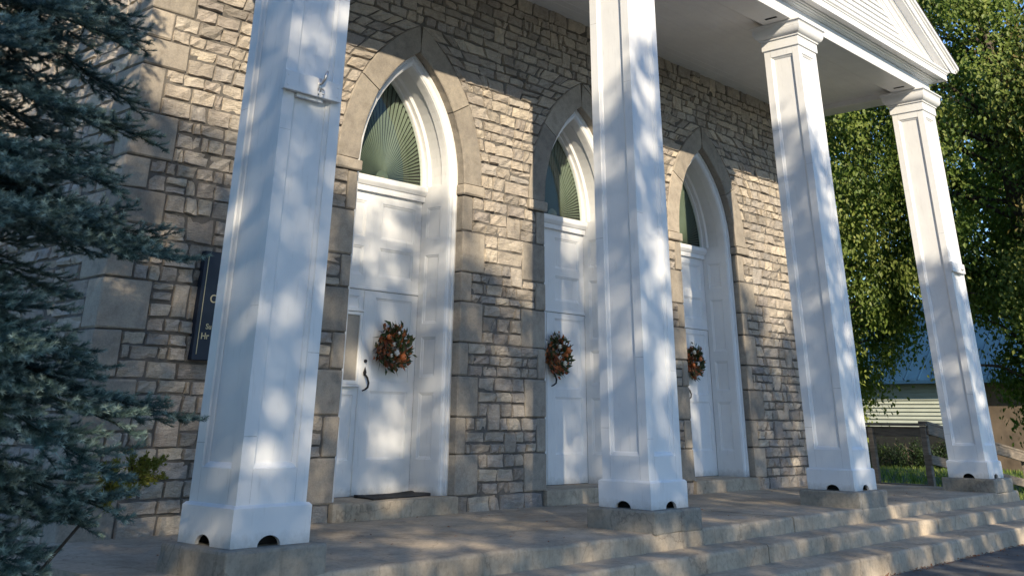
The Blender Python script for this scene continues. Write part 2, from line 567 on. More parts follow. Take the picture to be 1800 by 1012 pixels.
def rough_block(x0, x1, y0, y1, z0, z1, seed, amp=.012, n=(9, 9, 4), rnd=.02):
    """a worn block: subdivided box, rounded arrises, chipped by noise"""
    m = MB()
    c = Vector(((x0 + x1) / 2, (y0 + y1) / 2, (z0 + z1) / 2))
    h = Vector(((x1 - x0) / 2, (y1 - y0) / 2, (z1 - z0) / 2))
    def pt(u):
        p = Vector((u[0] * h.x, u[1] * h.y, u[2] * h.z))
        q = Vector([max(-h[i] + rnd, min(h[i] - rnd, p[i])) for i in range(3)])
        d = p - q
        if d.length > 1e-6: p = q + d.normalized() * rnd
        near = sum(1 for i in range(3) if abs(u[i]) > .88)
        w = p + c
        nz = mnoise.noise(Vector((w.x * 5 + seed, w.y * 5, w.z * 7)))
        nz2 = mnoise.noise(Vector((w.x * 17 + seed, w.y * 17, w.z * 17)))
        s = amp * (.35 * nz + .2 * nz2) - (amp * 3.0 * max(0, nz - .1) if near >= 2 else 0)
        return w + (p.normalized() if near >= 2 else (d.normalized() if d.length > 1e-6 else p.normalized())) * s
    for ax in range(3):
        a, b = [k for k in range(3) if k != ax]
        for sgn in (-1, 1):
            vs_ = []; fs = []
            na, nb = n[a], n[b]
            for i in range(na + 1):
                for j in range(nb + 1):
                    u = [0, 0, 0]; u[ax] = sgn
                    u[a] = math.sin((i / na - .5) * math.pi * .98) / math.sin(.49 * math.pi); u[b] = math.sin((j / nb - .5) * math.pi * .98) / math.sin(.49 * math.pi)
                    vs_.append(pt(u))
            for i in range(na):
                for j in range(nb):
                    q = (i * (nb + 1) + j, (i + 1) * (nb + 1) + j, (i + 1) * (nb + 1) + j + 1, i * (nb + 1) + j + 1)
                    flip = (sgn > 0) == (ax == 1)
                    fs.append(q[::-1] if flip else q)
            m.add(vs_, fs, .5)
    return m
for k, x in enumerate(COLX):
    rough_block(x - .39, x + .39, CY - .40, CY + .39, FLOOR - .02, -.001, 5 + k * 7, .016, (14, 14, 5), .018).build('pedestal', 'pedestal', porch)
for k, x in enumerate(DOORX):
    rough_block(x - .86, x + .85, -.06, .62, FLOOR - .02, -.012, 50 + k, .008, (20, 6, 4), .012).build('door_sill', 'concrete', porch)

# ================================================================== CHURCH
church = empty('church')
tag(church, 'grey limestone church front with white columned portico and three pointed doorways', 'church')

# ---- stone wall: mortar backing with the three openings left free
m = MB()
ZT = 6.12
xcur = XL
ap = arch_path(0, FLOOR - .1, 14)
for dx in DOORX:
    m.add([(xcur, 0, FLOOR - .4), (dx - W0, 0, FLOOR - .4), (dx - W0, 0, ZT), (xcur, 0, ZT)], [(0, 1, 2, 3)])
    a = [(dx + x, z) for x, z in ap]
    for i in range(len(a) - 1):
        (xa, za), (xb, zb) = a[i], a[i + 1]
        if xb - xa > 1e-5:
            m.add([(xa, 0, za), (xb, 0, zb), (xb, 0, ZT), (xa, 0, ZT)], [(0, 1, 2, 3)])
    a2 = [(dx + x, z) for x, z in arch_path(-.03, FLOOR - .1, 14)]
    for i in range(len(a2) - 1):
        (xa, za), (xb, zb) = a2[i], a2[i + 1]
        m.add([(xa, .02, za), (xa, .5, za), (xb, .5, zb), (xb, .02, zb)], [(0, 1, 2, 3)])
    xcur = dx + W0
m.add([(xcur, 0, FLOOR - .4), (XR, 0, FLOOR - .4), (XR, 0, ZT), (xcur, 0, ZT)], [(0, 1, 2, 3)])
m.add([(XL, 0, FLOOR - .5), (XL, 0, ZT), (XL, 16, ZT), (XL, 16, FLOOR - .5)], [(0, 1, 2, 3)])
m.add([(XR, 0, FLOOR - .5), (XR, 16, FLOOR - .5), (XR, 16, ZT), (XR, 0, ZT)], [(0, 1, 2, 3)])
m.add([(XL, 16, FLOOR - .5), (XL, 16, ZT), (XR, 16, ZT), (XR, 16, FLOOR - .5)], [(0, 1, 2, 3)])
wall = m.build('stone_wall', 'mortar', church)

# quoin bands shared by the doors and the corners
QH = [.40, .37, .42, .35, .44, .33, .47, .42]
qz = [-.02]
for h in QH: qz.append(qz[-1] + h)
sc = (3.19 + .02) / (qz[-1] + .02)
qz = [-.02 + (q + .02) * sc for q in qz]
quoins = []
for dx in DOORX:
    for s in (-1, 1):
        for k in range(8):
            L = (rng.uniform(.33, .45) if k % 2 == 0 else rng.uniform(.13, .19))
            quoins.append((dx, s, qz[k], qz[k + 1], L))
def dressed_block(x0, x1, y0, y1, z0, z1, seed):
    j = .007
    rr = random.Random(seed)
    m = MB()
    m.box(x0 + j, x1 - j, y0 + rr.uniform(-.006, .006), y1, z0 + j, z1 - j, .012, rr.random())
    m.v = [(a + rr.uniform(-.004, .004), b + (rr.uniform(-.004, .004) if b < y1 - .02 else 0), c + rr.uniform(-.004, .004)) for a, b, c in m.v]
    return m
for i, (dx, s, z0, z1, L) in enumerate(quoins):
    x0, x1 = (dx + W0 - .01, dx + W0 + L) if s > 0 else (dx - W0 - L, dx - W0 + .01)
    c = ((x0 + x1) / 2, 0, (z0 + z1) / 2)
    dressed_block(x0, x1, -.022, .14, z0, z1, i).build('quoin', 'dressed', wall, loc=c)
# imposts and voussoirs
def voussoir(dx, s, a0, a1, seed, y0=-.026, y1=.14):
    rr = random.Random(seed)
    m = MB()
    n = 7
    ri, ro = RA, RA + VT
    j = .006
    rings = []
    for k in range(n + 1):
        a = a0 + (a1 - a0) * k / n
        row = []
        for r, y, ins in ((ri, y1, 0), (ri, y0 + .01, 0), (ri + .012, y0, 0), (ro - .012, y0, 0), (ro, y0 + .012, 0), (ro, y1, 0)):
            aa = a
            if k == 0: aa = a + j / r
            if k == n: aa = a - j / r
            x = r * math.cos(aa) - CO
            if x < .004: x = .004
            w = rr.uniform(-.003, .003)
            row.append((dx + s * (x + w), y + (w if y < 0 else 0), ZS + r * math.sin(aa) + w))
        rings.append(row)
    vs_ = [p for r_ in rings for p in r_]
    q = 6
    fs = []
    for k in range(n):
        for e in range(q - 1):
            f = (k * q + e, k * q + e + 1, (k + 1) * q + e + 1, (k + 1) * q + e)
            fs.append(f if s < 0 else f[::-1])
    e0 = tuple(range(q)); e1 = tuple(n * q + k for k in range(q))
    fs.append(e0[::-1] if s < 0 else e0); fs.append(e1 if s < 0 else e1[::-1])
    m.add(vs_, fs, rr.random())
    return m
for di, dx in enumerate(DOORX):
    for s in (-1, 1):
        x0, x1 = (dx + W0 - .035, dx + W0 + .34) if s > 0 else (dx - W0 - .34, dx - W0 + .035)
        c = ((x0 + x1) / 2, 0, (3.19 + ZS) / 2)
        dressed_block(x0, x1, -.055, .14, 3.19, ZS, 300 + di * 2 + s).build('impost', 'dressed', wall, loc=c)
        ai = math.acos(CO / RA); ao = math.acos(CO / (RA + VT))
        split = (.50, .54, .47)[di] * ai
        voussoir(dx, s, .002, split, 400 + di * 5 + s).build('voussoir', 'dressed', wall)
        voussoir(dx, s, split, ao - .012, 430 + di * 5 + s).build('voussoir', 'dressed', wall)

# rubble: courses that follow the quoin bands, with some stones two courses high
rows = [(FLOOR - .03, -.02)]
for k in range(8):
    h = qz[k + 1] - qz[k]
    n = 2 if (h < .34 and k < 5) else 3
    cuts = sorted(rng.uniform(-.02, .02) + qz[k] + h * i / n for i in range(1, n))
    e = [qz[k]] + cuts + [qz[k + 1]]
    rows += [(e[i], e[i + 1]) for i in range(n)]
rows.append((3.19, ZS))
z = ZS
while z < CEIL - .02:
    h = rng.uniform(.105, .17)
    if CEIL - (z + h) < .09: h = CEIL + .02 - z
    rows.append((z, z + h)); z += h
# corner quoins (big blocks) left and right
cq = []
z = FLOOR - .02
k = 0
while z < CEIL:
    tgt = z + rng.uniform(.30, .48)
    zz = min((r[1] for r in rows), key=lambda t: abs(t - tgt))
    if zz <= z + .1: zz = CEIL + .02
    cq.append((z, zz, .46 if k % 2 == 0 else .25)); z = zz; k += 1
for i, (z0, z1, L) in enumerate(cq):
    Ls = .71 - L
    dressed_block(XL - .022, XL + L, -.024, Ls, z0, z1, 600 + i).build('quoin', 'dressed', wall, loc=(XL, 0, (z0 + z1) / 2))
    dressed_block(XR - L, XR + .022, -.024, Ls, z0, z1, 700 + i).build('quoin', 'dressed', wall, loc=(XR, 0, (z0 + z1) / 2))
def corner_len(za, zb):
    zm = (za + zb) / 2
    for z0, z1, L in cq:
        if z0 <= zm <= z1: return L
    return .3
def door_block(z, zm):
    if zm < -.02: return .87
    if zm < 3.19:
        return None
    if zm < ZS: return W0 + .37
    return None
stones = []       # quads (xl0,xr0,xl1,xr1,z0,z1)
carry = []
for ri_, (z0, z1) in enumerate(rows):
    zm = (z0 + z1) / 2
    blocks = []
    L = corner_len(z0, z1)
    blocks.append((XL - 1, XL - 1, XL + L, XL + L)); blocks.append((XR - L, XR - L, XR + 1, XR + 1))
    for di, dx in enumerate(DOORX):
        for s in (-1, 1): pass
        if zm < -.02: l0 = l1 = r0 = r1 = .87
        elif zm < 3.19:
            def ql(s):
                for q in quoins:
                    if q[0] == dx and q[1] == s and q[2] <= zm <= q[3]: return W0 + q[4]
                return W0 + .2
            l0 = l1 = ql(-1); r0 = r1 = ql(1)
        elif zm < ZS: l0 = l1 = r0 = r1 = W0 + .34
        else:
            l0 = r0 = arch_half(z0, -VT); l1 = r1 = arch_half(z1, -VT)
            if l0 <= 0: continue
        blocks.append((dx - l0, dx - l1, dx + r0, dx + r1))
    for c in carry: blocks.append((c[0], c[0], c[1], c[1]))
    nextcarry = []
    blocks.sort()
    for b0, b1 in zip(blocks[:-1], blocks[1:]):
        a0, a1 = b0[2], b0[3]; e0, e1 = b1[0], b1[1]
        if e0 - a0 < .03: continue
        W = (e0 - a0 + e1 - a1) / 2
        h = z1 - z0
        cuts = []
        x = 0
        while True:
            w = rng.uniform(.85, 2.3) * max(h, .135) * (1.25 if rng.random() < .15 else 1)
            if rng.random() < .10: w = h * rng.uniform(.45, .8)
            x += w
            if x > W - .13: break
            cuts.append(x / W)
        ed = [0] + cuts + [1]
        for t0, t1 in zip(ed[:-1], ed[1:]):
            q = [a0 + (e0 - a0) * t0, a0 + (e0 - a0) * t1, a1 + (e1 - a1) * t0, a1 + (e1 - a1) * t1]
            wid = q[1] - q[0]
            inner = 0 < t0 and t1 < 1
            nxt = rows[ri_ + 1] if ri_ + 1 < len(rows) else None
            samesec = nxt and ((nxt[1] < 3.19) or (z0 > 5.25))
            if inner and samesec and rng.random() < .12 and wid > .15 and (nxt[1] - z0) < .34:
                stones.append((*q, z0, nxt[1])); nextcarry.append((q[0], q[1]))
            elif h > .155 and rng.random() < .10 and wid > .2:
                zc = z0 + h * rng.uniform(.4, .6)
                stones.append((*q, z0, zc)); stones.append((*q, zc, z1))
            else:
                stones.append((*q, z0, z1))
    carry = nextcarry

def stone_mesh(m, q, seed, M=None):
    xl0, xr0, xl1, xr1, z0, z1 = q
    rr = random.Random(seed)
    j = rr.uniform(.005, .010)
    jit = lambda: rr.uniform(-.011, .011)
    c = [(xl0 + j + jit() * .5, z0 + j + jit() * .6), (xr0 - j + jit() * .5, z0 + j + jit() * .6), (xr1 - j + jit() * .5, z1 - j + jit() * .6), (xl1 + j + jit() * .5, z1 - j + jit() * .6)]
    d = rr.uniform(.012, .032)
    w = max(.05, xr0 - xl0); h = z1 - z0
    bu = min(.2, .010 / w); bv = min(.25, .009 / h)
    us = [0, bu, rr.uniform(.28, .42), rr.uniform(.58, .72), 1 - bu, 1]
    vs__ = [0, bv, rr.uniform(.4, .6), 1 - bv, 1]
    tx, tz = rr.uniform(-.012, .012), rr.uniform(-.01, .016)
    vv = []
    for iv, v in enumerate(vs__):
        for iu, u in enumerate(us):
            x = (c[0][0] * (1 - u) + c[1][0] * u) * (1 - v) + (c[3][0] * (1 - u) + c[2][0] * u) * v
            zz = (c[0][1] * (1 - u) + c[1][1] * u) * (1 - v) + (c[3][1] * (1 - u) + c[2][1] * u) * v
            edge = iu in (0, 5) or iv in (0, 4)
            if edge:
                y = .012
                x += rr.uniform(-.005, .005); zz += rr.uniform(-.005, .005)
            else:
                y = -d - tx * (u - .5) * 2 - tz * (v - .5) * 2 - rr.uniform(-.012, .016)
                if iu in (1, 4) or iv in (1, 3): y += .004
                x += rr.uniform(-.006, .006) ; zz += rr.uniform(-.005, .005)
            vv.append((x, y, zz))
    ff = [(iv * 6 + iu, iv * 6 + iu + 1, iv * 6 + 6 + iu + 1, iv * 6 + 6 + iu) for iv in range(4) for iu in range(5)]
    if M is not None: vv = [M(p) for p in vv]
    m.add(vv, ff, rr.random())

def hidden(p):
    """is the straight line camera -> p cut by a column shaft (plan view)"""
    for x in COLX:
        for yy in (-.25, 0, .25):
            y = CY + yy
            t = (y - CAM.y) / (p[1] - CAM.y)
            if abs(CAM.x + (p[0] - CAM.x) * t - x) < .27: return True
    return False
scored = []
for i, q in enumerate(stones):
    c = [(q[0], 0, q[4]), (q[1], 0, q[4]), (q[3], 0, q[5]), (q[2], 0, q[5])]
    pp = [project(p) for p in c]
    cx = sum(p[0] for p in pp) / 4; cy = sum(p[1] for p in pp) / 4
    A = abs(sum(pp[k][0] * pp[(k + 1) % 4][1] - pp[(k + 1) % 4][0] * pp[k][1] for k in range(4))) / 2
    mid = ((q[0] + q[1]) / 2, 0, (q[4] + q[5]) / 2)
    if not (200 < cx < 1800 and 0 < cy < 1012) or hidden(mid): A = 0
    scored.append((A, i))
scored.sort(reverse=True)
single = {i for A, i in scored[:300] if A > 0}
rest = MB()
for i, q in enumerate(stones):
    if i in single:
        m = MB(); stone_mesh(m, q, 1000 + i)
        m.build('stone', 'stone', wall, loc=((q[0] + q[1]) / 2, 0, (q[4] + q[5]) / 2))
    else:
        stone_mesh(rest, q, 1000 + i)
# flank wall on the spruce side, same coursing
for ri_, (z0, z1) in enumerate(rows):
    y = .71 - corner_len(z0, z1)
    while y < 5.5:
        w = rng.uniform(1.2, 2.6) * max(.14, z1 - z0)
        stone_mesh(rest, (y, y + w, y, y + w, z0, z1), 9000 + ri_ * 100 + int(y * 10), M=lambda p: (XL + p[1], p[0], p[2]))
        y += w
tag(rest.build('rubble_stones', 'stone', wall), kind='stuff')

# ---- doorways
def sweep(prof, dx, z0, n=14, arch_only=False, jamb_only=False, zstart=None):
    """prof: list of (inset, y); swept round the opening"""
    m = MB()
    rows_ = []
    for off, y in prof:
        pts = arch_path(off, z0, n)
        if arch_only: pts = pts[1:-1]
        rows_.append([(dx + x, y, z) for x, z in pts])
    k = len(rows_[0])
    vs_ = [p for r_ in rows_ for p in r_]
    fs = []
    for i in range(len(rows_) - 1):
        for j_ in range(k - 1):
            if jamb_only and 0 < j_ < k - 2: continue
            fs.append((i * k + j_, i * k + j_ + 1, (i + 1) * k + j_ + 1, (i + 1) * k + j_))
    m.add(vs_, fs)
    if arch_only:
        q = len(rows_)
        for e in (0, k - 1):
            m.add([r_[e] for r_ in rows_], [tuple(range(q))])
    return m
YD = .53                 # door plane
OFFD = .165              # inset of door plane opening
HW = W0 - OFFD           # door half width
rlab = ['white pointed doorway nearest the spruce, with notice frame on its left leaf', 'middle white pointed doorway, partly behind the second column', 'farthest white pointed doorway, between the second and third columns']
for di, dx in enumerate(DOORX):
    zb = -.012
    trim = [(0, .17), (0, .095), (.028, .088), (.038, .098), (.043, .112), (.06, .112), (.068, .10), (.09, .098), (.108, .108), (.115, .122), (.122, .122), (.128, .15)]
    dw = sweep(trim, dx, zb).build('doorway', 'white', church)
    dw['label'] = rlab[di]
    # panelled jambs
    for s in (-1, 1):
        xa, xb = dx + s * (W0 - .128), dx + s * HW
        def fr(u, v, n, xa=xa, xb=xb, s=s):
            x = xa + (xb - xa) * (u / .39)
            return (x - s * n, .15 + u, v)
        rects = [(.09, .31, .33, 1.0), (.09, .31, 1.16, 1.585), (.09, .31, 1.73, 2.50), (.09, .31, 2.68, 3.06)]
        fm, pns = recess_mesh(0, .39, zb, ZS, rects, .018, .028, fr)
        if s < 0: fm.f = [f[::-1] for f in fm.f]
        fm.build('jamb', 'white', dw)
        for p in pns: p.build('jamb_panel', 'white', dw)
    prof = [(.128, .15), (.137, .24), (.124, .245), (.127, .27), (.131, .30), (.144, .42), (.150, .445), (.158, .45), (.165, .54)]
    prof = [(.128, .15), (.1365, .235), (.1365 - .012, .240), (.128, .255), (.1365 - .010, .27), (.1405 - .012, .43), (.152 - .004, .445), (.157, .452), (.165, .54)]
    sweep(prof, dx, zb, arch_only=True).build('arch_reveal', 'white', dw)
    # transom
    m = MB()
    m.extrude_x([(YD + .01, 3.135), (YD - .03, 3.135), (YD - .034, 3.195), (YD - .05, 3.205), (YD - .075, 3.24), (YD - .08, 3.25), (YD - .08, 3.30), (YD - .065, 3.312), (YD + .01, 3.315)], dx - HW + .002, dx + HW - .002)
    m.build('transom', 'white', dw)
    # fixed board over the leaves
    def frd(u, v, n): return (u, YD + .012 - n, v)
    sp = dx - .14
    fm, pns = recess_mesh(dx - HW, dx + HW, 2.05, 3.14, [(dx - HW + .09, sp - .07, 2.20, 2.52), (dx - HW + .09, sp - .07, 2.62, 3.03), (sp + .17, dx + HW - .11, 2.20, 2.52), (sp + .17, dx + HW - .11, 2.62, 3.03)], .02, .03, frd)
    fm.build('overdoor_board', 'white', dw)
    for p in pns: p.build('overdoor_panel', 'white', dw)
    MB().box(dx - HW + .003, dx + HW - .003, YD + .0, YD + .03, 2.045, 2.075, .004).build('door_rail', 'white', dw)
    # two leaves
    for s in (0, 1):
        u0, u1 = ((dx - HW - .004, sp - .003), (sp + .003, dx + HW + .004))[s]
        ph = [(u0 + .08, u1 - .08, .33, 1.0), (u0 + .08, u1 - .08, 1.09, 1.95)] if s == 0 else [(u0 + .155, u1 - .10, .33, 1.0), (u0 + .155, u1 - .10, 1.10, 1.97)]
        if s == 0 and di == 0: ph = [(u0 + .08, u1 - .08, .33, .96), (u0 + .08, u1 - .08, 1.84, 1.97)]
        def frl(u, v, n): return (u, YD + .016 - n, v)
        fm, pns = recess_mesh(u0, u1, zb + .006, 2.04, ph, .02, .03, frl)
        # edges of the leaf
        fm.box(u0, u1, YD + .03, YD + .06, zb + .006, 2.04)
        fm.build('door_leaf', 'white', dw)
        for p in pns: p.build('door_panel', 'white', dw)
    MB().box(sp - .022, sp + .022, YD + .002, YD + .02, zb + .01, 2.035, .006).build('astragal', 'white', dw)
    # handle: thumb-latch pull with a pointed plate, and a knob above
    hx, hz = [(sp + .06, 1.0), (6.515, 1.13), (9.69, 1.02)][di]
    m = MB()
    Y0 = YD + .016
    m.tube([(hx, Y0 - .012, hz + .20), (hx - .002, Y0 - .02, hz + .165), (hx + .008, Y0 - .05, hz + .13), (hx + .02, Y0 - .062, hz + .08), (hx + .018, Y0 - .055, hz + .035), (hx, Y0 - .03, hz + .012), (hx - .025, Y0 - .012, hz)], [.006, .011, .011, .012, .011, .009, .006], 8)
    m.add([(hx, Y0 - .012, hz + .245), (hx + .026, Y0 - .012, hz + .185), (hx + .012, Y0 - .012, hz + .15), (hx - .012, Y0 - .012, hz + .15), (hx - .026, Y0 - .012, hz + .185), (hx, Y0 - .026, hz + .19)], [(0, 1, 5), (1, 2, 5), (2, 3, 5), (3, 4, 5), (4, 0, 5)])
    m.build('door_handle', 'black_metal', dw, True)
    if di == 0:
        m = MB(); m.tube([(hx, Y0, hz + .30), (hx, Y0 - .02, hz + .30), (hx, Y0 - .026, hz + .30)], [.017, .017, .010], 12)
        m.build('keyhole_plate', 'black_metal', dw, True)
        # notice frame on the left leaf
        fx0, fx1 = sp - .36, sp - .04
        m = MB()
        m.box(fx0, fx0 + .035, YD - .02, YD + .017, 1.06, 1.80, .006); m.box(fx1 - .035, fx1, YD - .02, YD + .017, 1.06, 1.80, .006)
        m.box(fx0 + .035, fx1 - .035, YD - .02, YD + .017, 1.765, 1.80, .006); m.box(fx0 + .035, fx1 - .035, YD - .02, YD + .017, 1.06, 1.10, .006)
        m.box(fx0 - .01, fx1 + .01, YD - .032, YD + .016, 1.035, 1.058, .005); m.box(fx0 - .01, fx1 + .01, YD - .032, YD + .016, 1.802, 1.822, .005)
        m.build('notice_frame', 'white', dw)
        MB().box(fx0 + .03, fx1 - .03, YD - .002, YD + .012, 1.09, 1.775).build('notice_board', 'notice_paper', dw)
    # fanlight: frame, pleated sunburst, hub, dark back, pane
    fpr = [(.155, YD - .005), (.165, YD - .02), (.185, YD - .022), (.192, YD - .01), (.20, YD + .03)]
    fl = sweep(fpr, dx, 3.31, arch_only=False).build('fanlight', 'white', dw)
    rr = random.Random(di)
    m = MB(); nb = 46
    for k in range(nb):
        a0 = math.pi * (k + .06) / nb; a1 = math.pi * (k + .60) / nb
        def lim(a):
            lo, hi = 0, 2.2
            for _ in range(30):
                md = (lo + hi) / 2
                x, z = md * math.cos(a), 3.335 + md * math.sin(a)
                if abs(x) < arch_half(z, .19): lo = md
                else: hi = md
            return lo
        R0, R1 = lim(a0), lim(a1)
        p = lambda r_, a, y: (dx + r_ * math.cos(a), y, 3.335 + r_ * math.sin(a))
        m.add([p(.08, a0, YD + .035), p(R0, a0, YD + .032), p(R1, a1, YD + .052), p(.08, a1, YD + .04)], [(0, 1, 2, 3)])
    m.build('sunburst_slats', 'pleat', dw)
    m = MB()
    ring = [(dx + .1 * math.cos(math.pi * k / 14), YD + .025, 3.325 + .1 * math.sin(math.pi * k / 14)) for k in range(15)]
    m.add(ring + [(dx, YD + .005, 3.33)], [(i, i + 1, 15) for i in range(14)])
    m.build('sunburst_hub', 'pleat', dw, True)
    m = MB()
    pts = arch_path(.17, 3.2, 14)
    m.add([(dx + x, YD + .075, z) for x, z in pts], [tuple(range(len(pts)))])
    m.build('fanlight_backing', 'dark_void', dw)
    m = MB()
    pts = arch_path(.186, 3.3, 14)
    m.add([(dx + x, YD + .012, z) for x, z in pts], [tuple(range(len(pts)))])
    m.build('pane', 'glass', dw)
    # closure behind the leaves so that no daylight leaks in
    MB().box(dx - W0 - .2, dx + W0 + .2, YD + .085, YD + .12, FLOOR - .2, 5.4).build('door_back', 'dark_void', dw)

# ---- columns
clab = ['nearest white panelled column, with hook board, beside the blue spruce', 'second white panelled column, in front of the middle doorway', 'third white panelled column, at the far end of the stone wall', 'farthest white panelled column, under the right end of the pediment']
SH = .275
def column(ci, cx):
    parts = []
    fm = MB(); pans = []
    for k in range(4):
        ang = k * math.pi / 2
        ca, sa = math.cos(ang), math.sin(ang)
        def fr(u, v, n, ca=ca, sa=sa):
            lx, ly = u, -(SH + n)
            return (cx + lx * ca - ly * sa, CY + lx * sa + ly * ca, v)
        f, p = recess_mesh(-SH, SH, .225, 5.64, [(-SH + .10, SH - .10, .435, 5.53)], .034, .034, fr)
        fm.add(f.v, f.f); pans += p
        # frame-board joints: thin raised cover strips leave a hairline
    col_o = fm.build('column', 'white', church)
    col_o['label'] = clab[ci]
    jr = random.Random(90 + ci); jm = MB()
    for k in range(4):
        ca, sa = math.cos(k * math.pi / 2), math.sin(k * math.pi / 2)
        T = lambda x, y, z, ca=ca, sa=sa: (cx + x * ca - y * sa, CY + x * sa + y * ca, z)
        segs = [(-SH + .002, -SH + .10, jr.uniform(.55, .9)), (SH - .10, SH - .002, jr.uniform(1.1, 1.6)), (-SH + .002, -SH + .10, jr.uniform(2.2, 2.9)), (SH - .10, SH - .002, jr.uniform(3.3, 4.2)), (-SH + .002, -SH + .10, jr.uniform(4.3, 5))]
        for u0, u1, zz in segs:
            jm.add([T(u0, -SH - .0006, zz), T(u1, -SH - .0006, zz + jr.uniform(-.002, .002)), T(u1, -SH - .0006, zz + .0035), T(u0, -SH - .0006, zz + .003)], [(0, 1, 2, 3)])
        for u in (-SH + .10, SH - .10):
            for z0_, z1_ in ((.24, .43), (5.535, 5.63)):
                jm.add([T(u - .0012, -SH - .0006, z0_), T(u + .0012, -SH - .0006, z0_), T(u + .0012, -SH - .0006, z1_), T(u - .0012, -SH - .0006, z1_)], [(0, 1, 2, 3)])
    jm.build('board_joints', 'caulk', col_o)
    for p in pans: p.build('panel', 'white', col_o)
    # plinth: four boards with a rounded notch, chamfered top
    m = MB(); h = .304; t = .028; ZP = .231
    for k in range(4):
        ang = k * math.pi / 2
        ca, sa = math.cos(ang), math.sin(ang)
        T = lambda x, y, z, ca=ca, sa=sa: (cx + x * ca - y * sa, CY + x * sa + y * ca, z)
        o_ = (-.015, .02, .0, -.01)[(ci + k) % 4]
        nr, nh = .088, .06
        pts = [(-h, 0.0), (-h, ZP - .016), (h, ZP - .016), (h, 0.0)] + [(o_ + nr * math.cos(a), nh * math.sin(a)) for a in [math.pi * i / 12 for i in range(13)]]
        n = len(pts)
        fr_ = [T(x, -h, z) for x, z in pts]; bk = [T(x * (1 - t / h) if abs(x) == h else x, -h + t, z) for x, z in pts]
        m.add(fr_ + bk, [tuple(range(n))[::-1], tuple(range(n, 2 * n))] + [(i, (i + 1) % n, n + (i + 1) % n, n + i) for i in range(3, n)])
        m.add([T(-h, -h, ZP - .016), T(h, -h, ZP - .016), T(h - .016, -h + .016, ZP), T(-h + .016, -h + .016, ZP), T(SH - .03, -SH + .03, ZP + .001), T(-SH + .03, -SH + .03, ZP + .001)], [(0, 1, 2, 3), (3, 2, 4, 5)])
    m.build('plinth', 'white', col_o)
    m = MB(); m.box(cx - .2, cx + .2, CY - .2, CY + .2, .0, .2); m.build('hollow_shade', 'dark_void', col_o)  # near-black block painting the shade inside the hollow plinth
    def square_rings(prof, nm):
        m = MB(); vs_ = []
        for hh, z in prof:
            vs_ += [(cx - hh, CY - hh, z), (cx + hh, CY - hh, z), (cx + hh, CY + hh, z), (cx - hh, CY + hh, z)]
        fs = []
        for i in range(len(prof) - 1):
            for e in range(4):
                fs.append((i * 4 + e, i * 4 + (e + 1) % 4, i * 4 + 4 + (e + 1) % 4, i * 4 + 4 + e))
        fs.append((3, 2, 1, 0)); q = (len(prof) - 1) * 4; fs.append((q, q + 1, q + 2, q + 3))
        m.add(vs_, fs)
        return m.build(nm, 'white', col_o)
    square_rings([(SH + .001, 5.632), (.293, 5.637), (.296, 5.642), (.296, 5.768), (.29, 5.774)], 'collar')
    pr = [(.28, 5.772), (.312, 5.776), (.316, 5.784), (.316, 5.796), (.305, 5.801)]
    for k in range(9):
        a = math.pi / 2 * k / 8
        pr.append((.305 + .075 * math.sin(a), 5.803 + .11 * (1 - math.cos(a))))
    pr += [(.383, 5.915), (.376, 5.922)]
    for k in range(5):
        a = math.pi / 2 * k / 4
        pr.append((.376 + .028 * (1 - math.cos(a)), 5.924 + .05 * math.sin(a)))
    pr += [(.408, 5.976), (.408, 5.998)]
    square_rings(pr, 'capital')
    if ci in (0, 3):
        bz = (2.953, 3.10) if ci == 0 else (2.95, 3.10)
        b = MB().box(cx - .30, cx + .235, CY - SH - .045, CY - SH - .001, bz[0], bz[1], .003).build('hook_board' if ci == 0 else 'cross_board', 'white', col_o)
        m = MB()
        for sx in (-.27, .2):
            for dz in (.035, .11):
                m.tube([(cx + sx, CY - SH - .043, bz[0] + dz), (cx + sx, CY - SH - .049, bz[0] + dz)], [.008, .006], 8)
        m.build('screw_heads', 'white', col_o)
        hx = cx + (.02 if ci == 0 else .1); yb = CY - SH - .045
        m = MB()
        if ci == 0:
            m.box(hx - .018, hx + .018, yb - .008, yb, 2.995, 3.10, .003)
            m.tube([(hx, yb, 3.05), (hx, yb - .03, 3.055), (hx + .005, yb - .055, 3.085), (hx + .012, yb - .06, 3.125), (hx + .03, yb - .045, 3.15), (hx + .045, yb - .03, 3.145)], [.010, .010, .012, .012, .010, .006], 8)
            m.tube([(hx - .012, yb - .012, 3.02), (hx - .02, yb - .03, 2.995), (hx - .03, yb - .034, 2.97), (hx - .022, yb - .03, 2.955)], .006, 7)
            m.tube([(hx + .016, yb - .012, 3.02), (hx + .028, yb - .03, 3.0), (hx + .026, yb - .034, 2.975), (hx + .012, yb - .03, 2.968)], .006, 7)
        else:
            m.box(hx - .05, hx + .03, yb - .03, yb, 3.0, 3.06, .008)
        m.build('hook', 'steel' if ci == 0 else 'white', col_o, True)
        if ci == 0:
            MB().box(cx - .16, cx + .09, CY - SH - .012, CY - SH + .018, 2.925, 2.952, .002).build('hook_board_cleat', 'white', col_o)
for ci, cx in enumerate(COLX): column(ci, cx)

# ---- architrave, ceiling, cornice, pediment
AX0, AX1 = -.30, 13.40
m = MB()
m.box(AX0, AX1, -2.60, -2.16, 6.0, 6.222, .004)
m.box(AX0, AX0 + .44, -2.158, .02, 6.0, 6.222, .004)
m.box(AX1 - .44, AX1, -2.158, .02, 6.0, 6.222, .004)
arch_o = m.build('architrave', 'white', church)
for x in (8.05, 12.50):
    MB().box(x - .02, x + .02, -2.48, -2.30, 5.992, 5.9995).build('vent_slot', 'dark_void', arch_o)
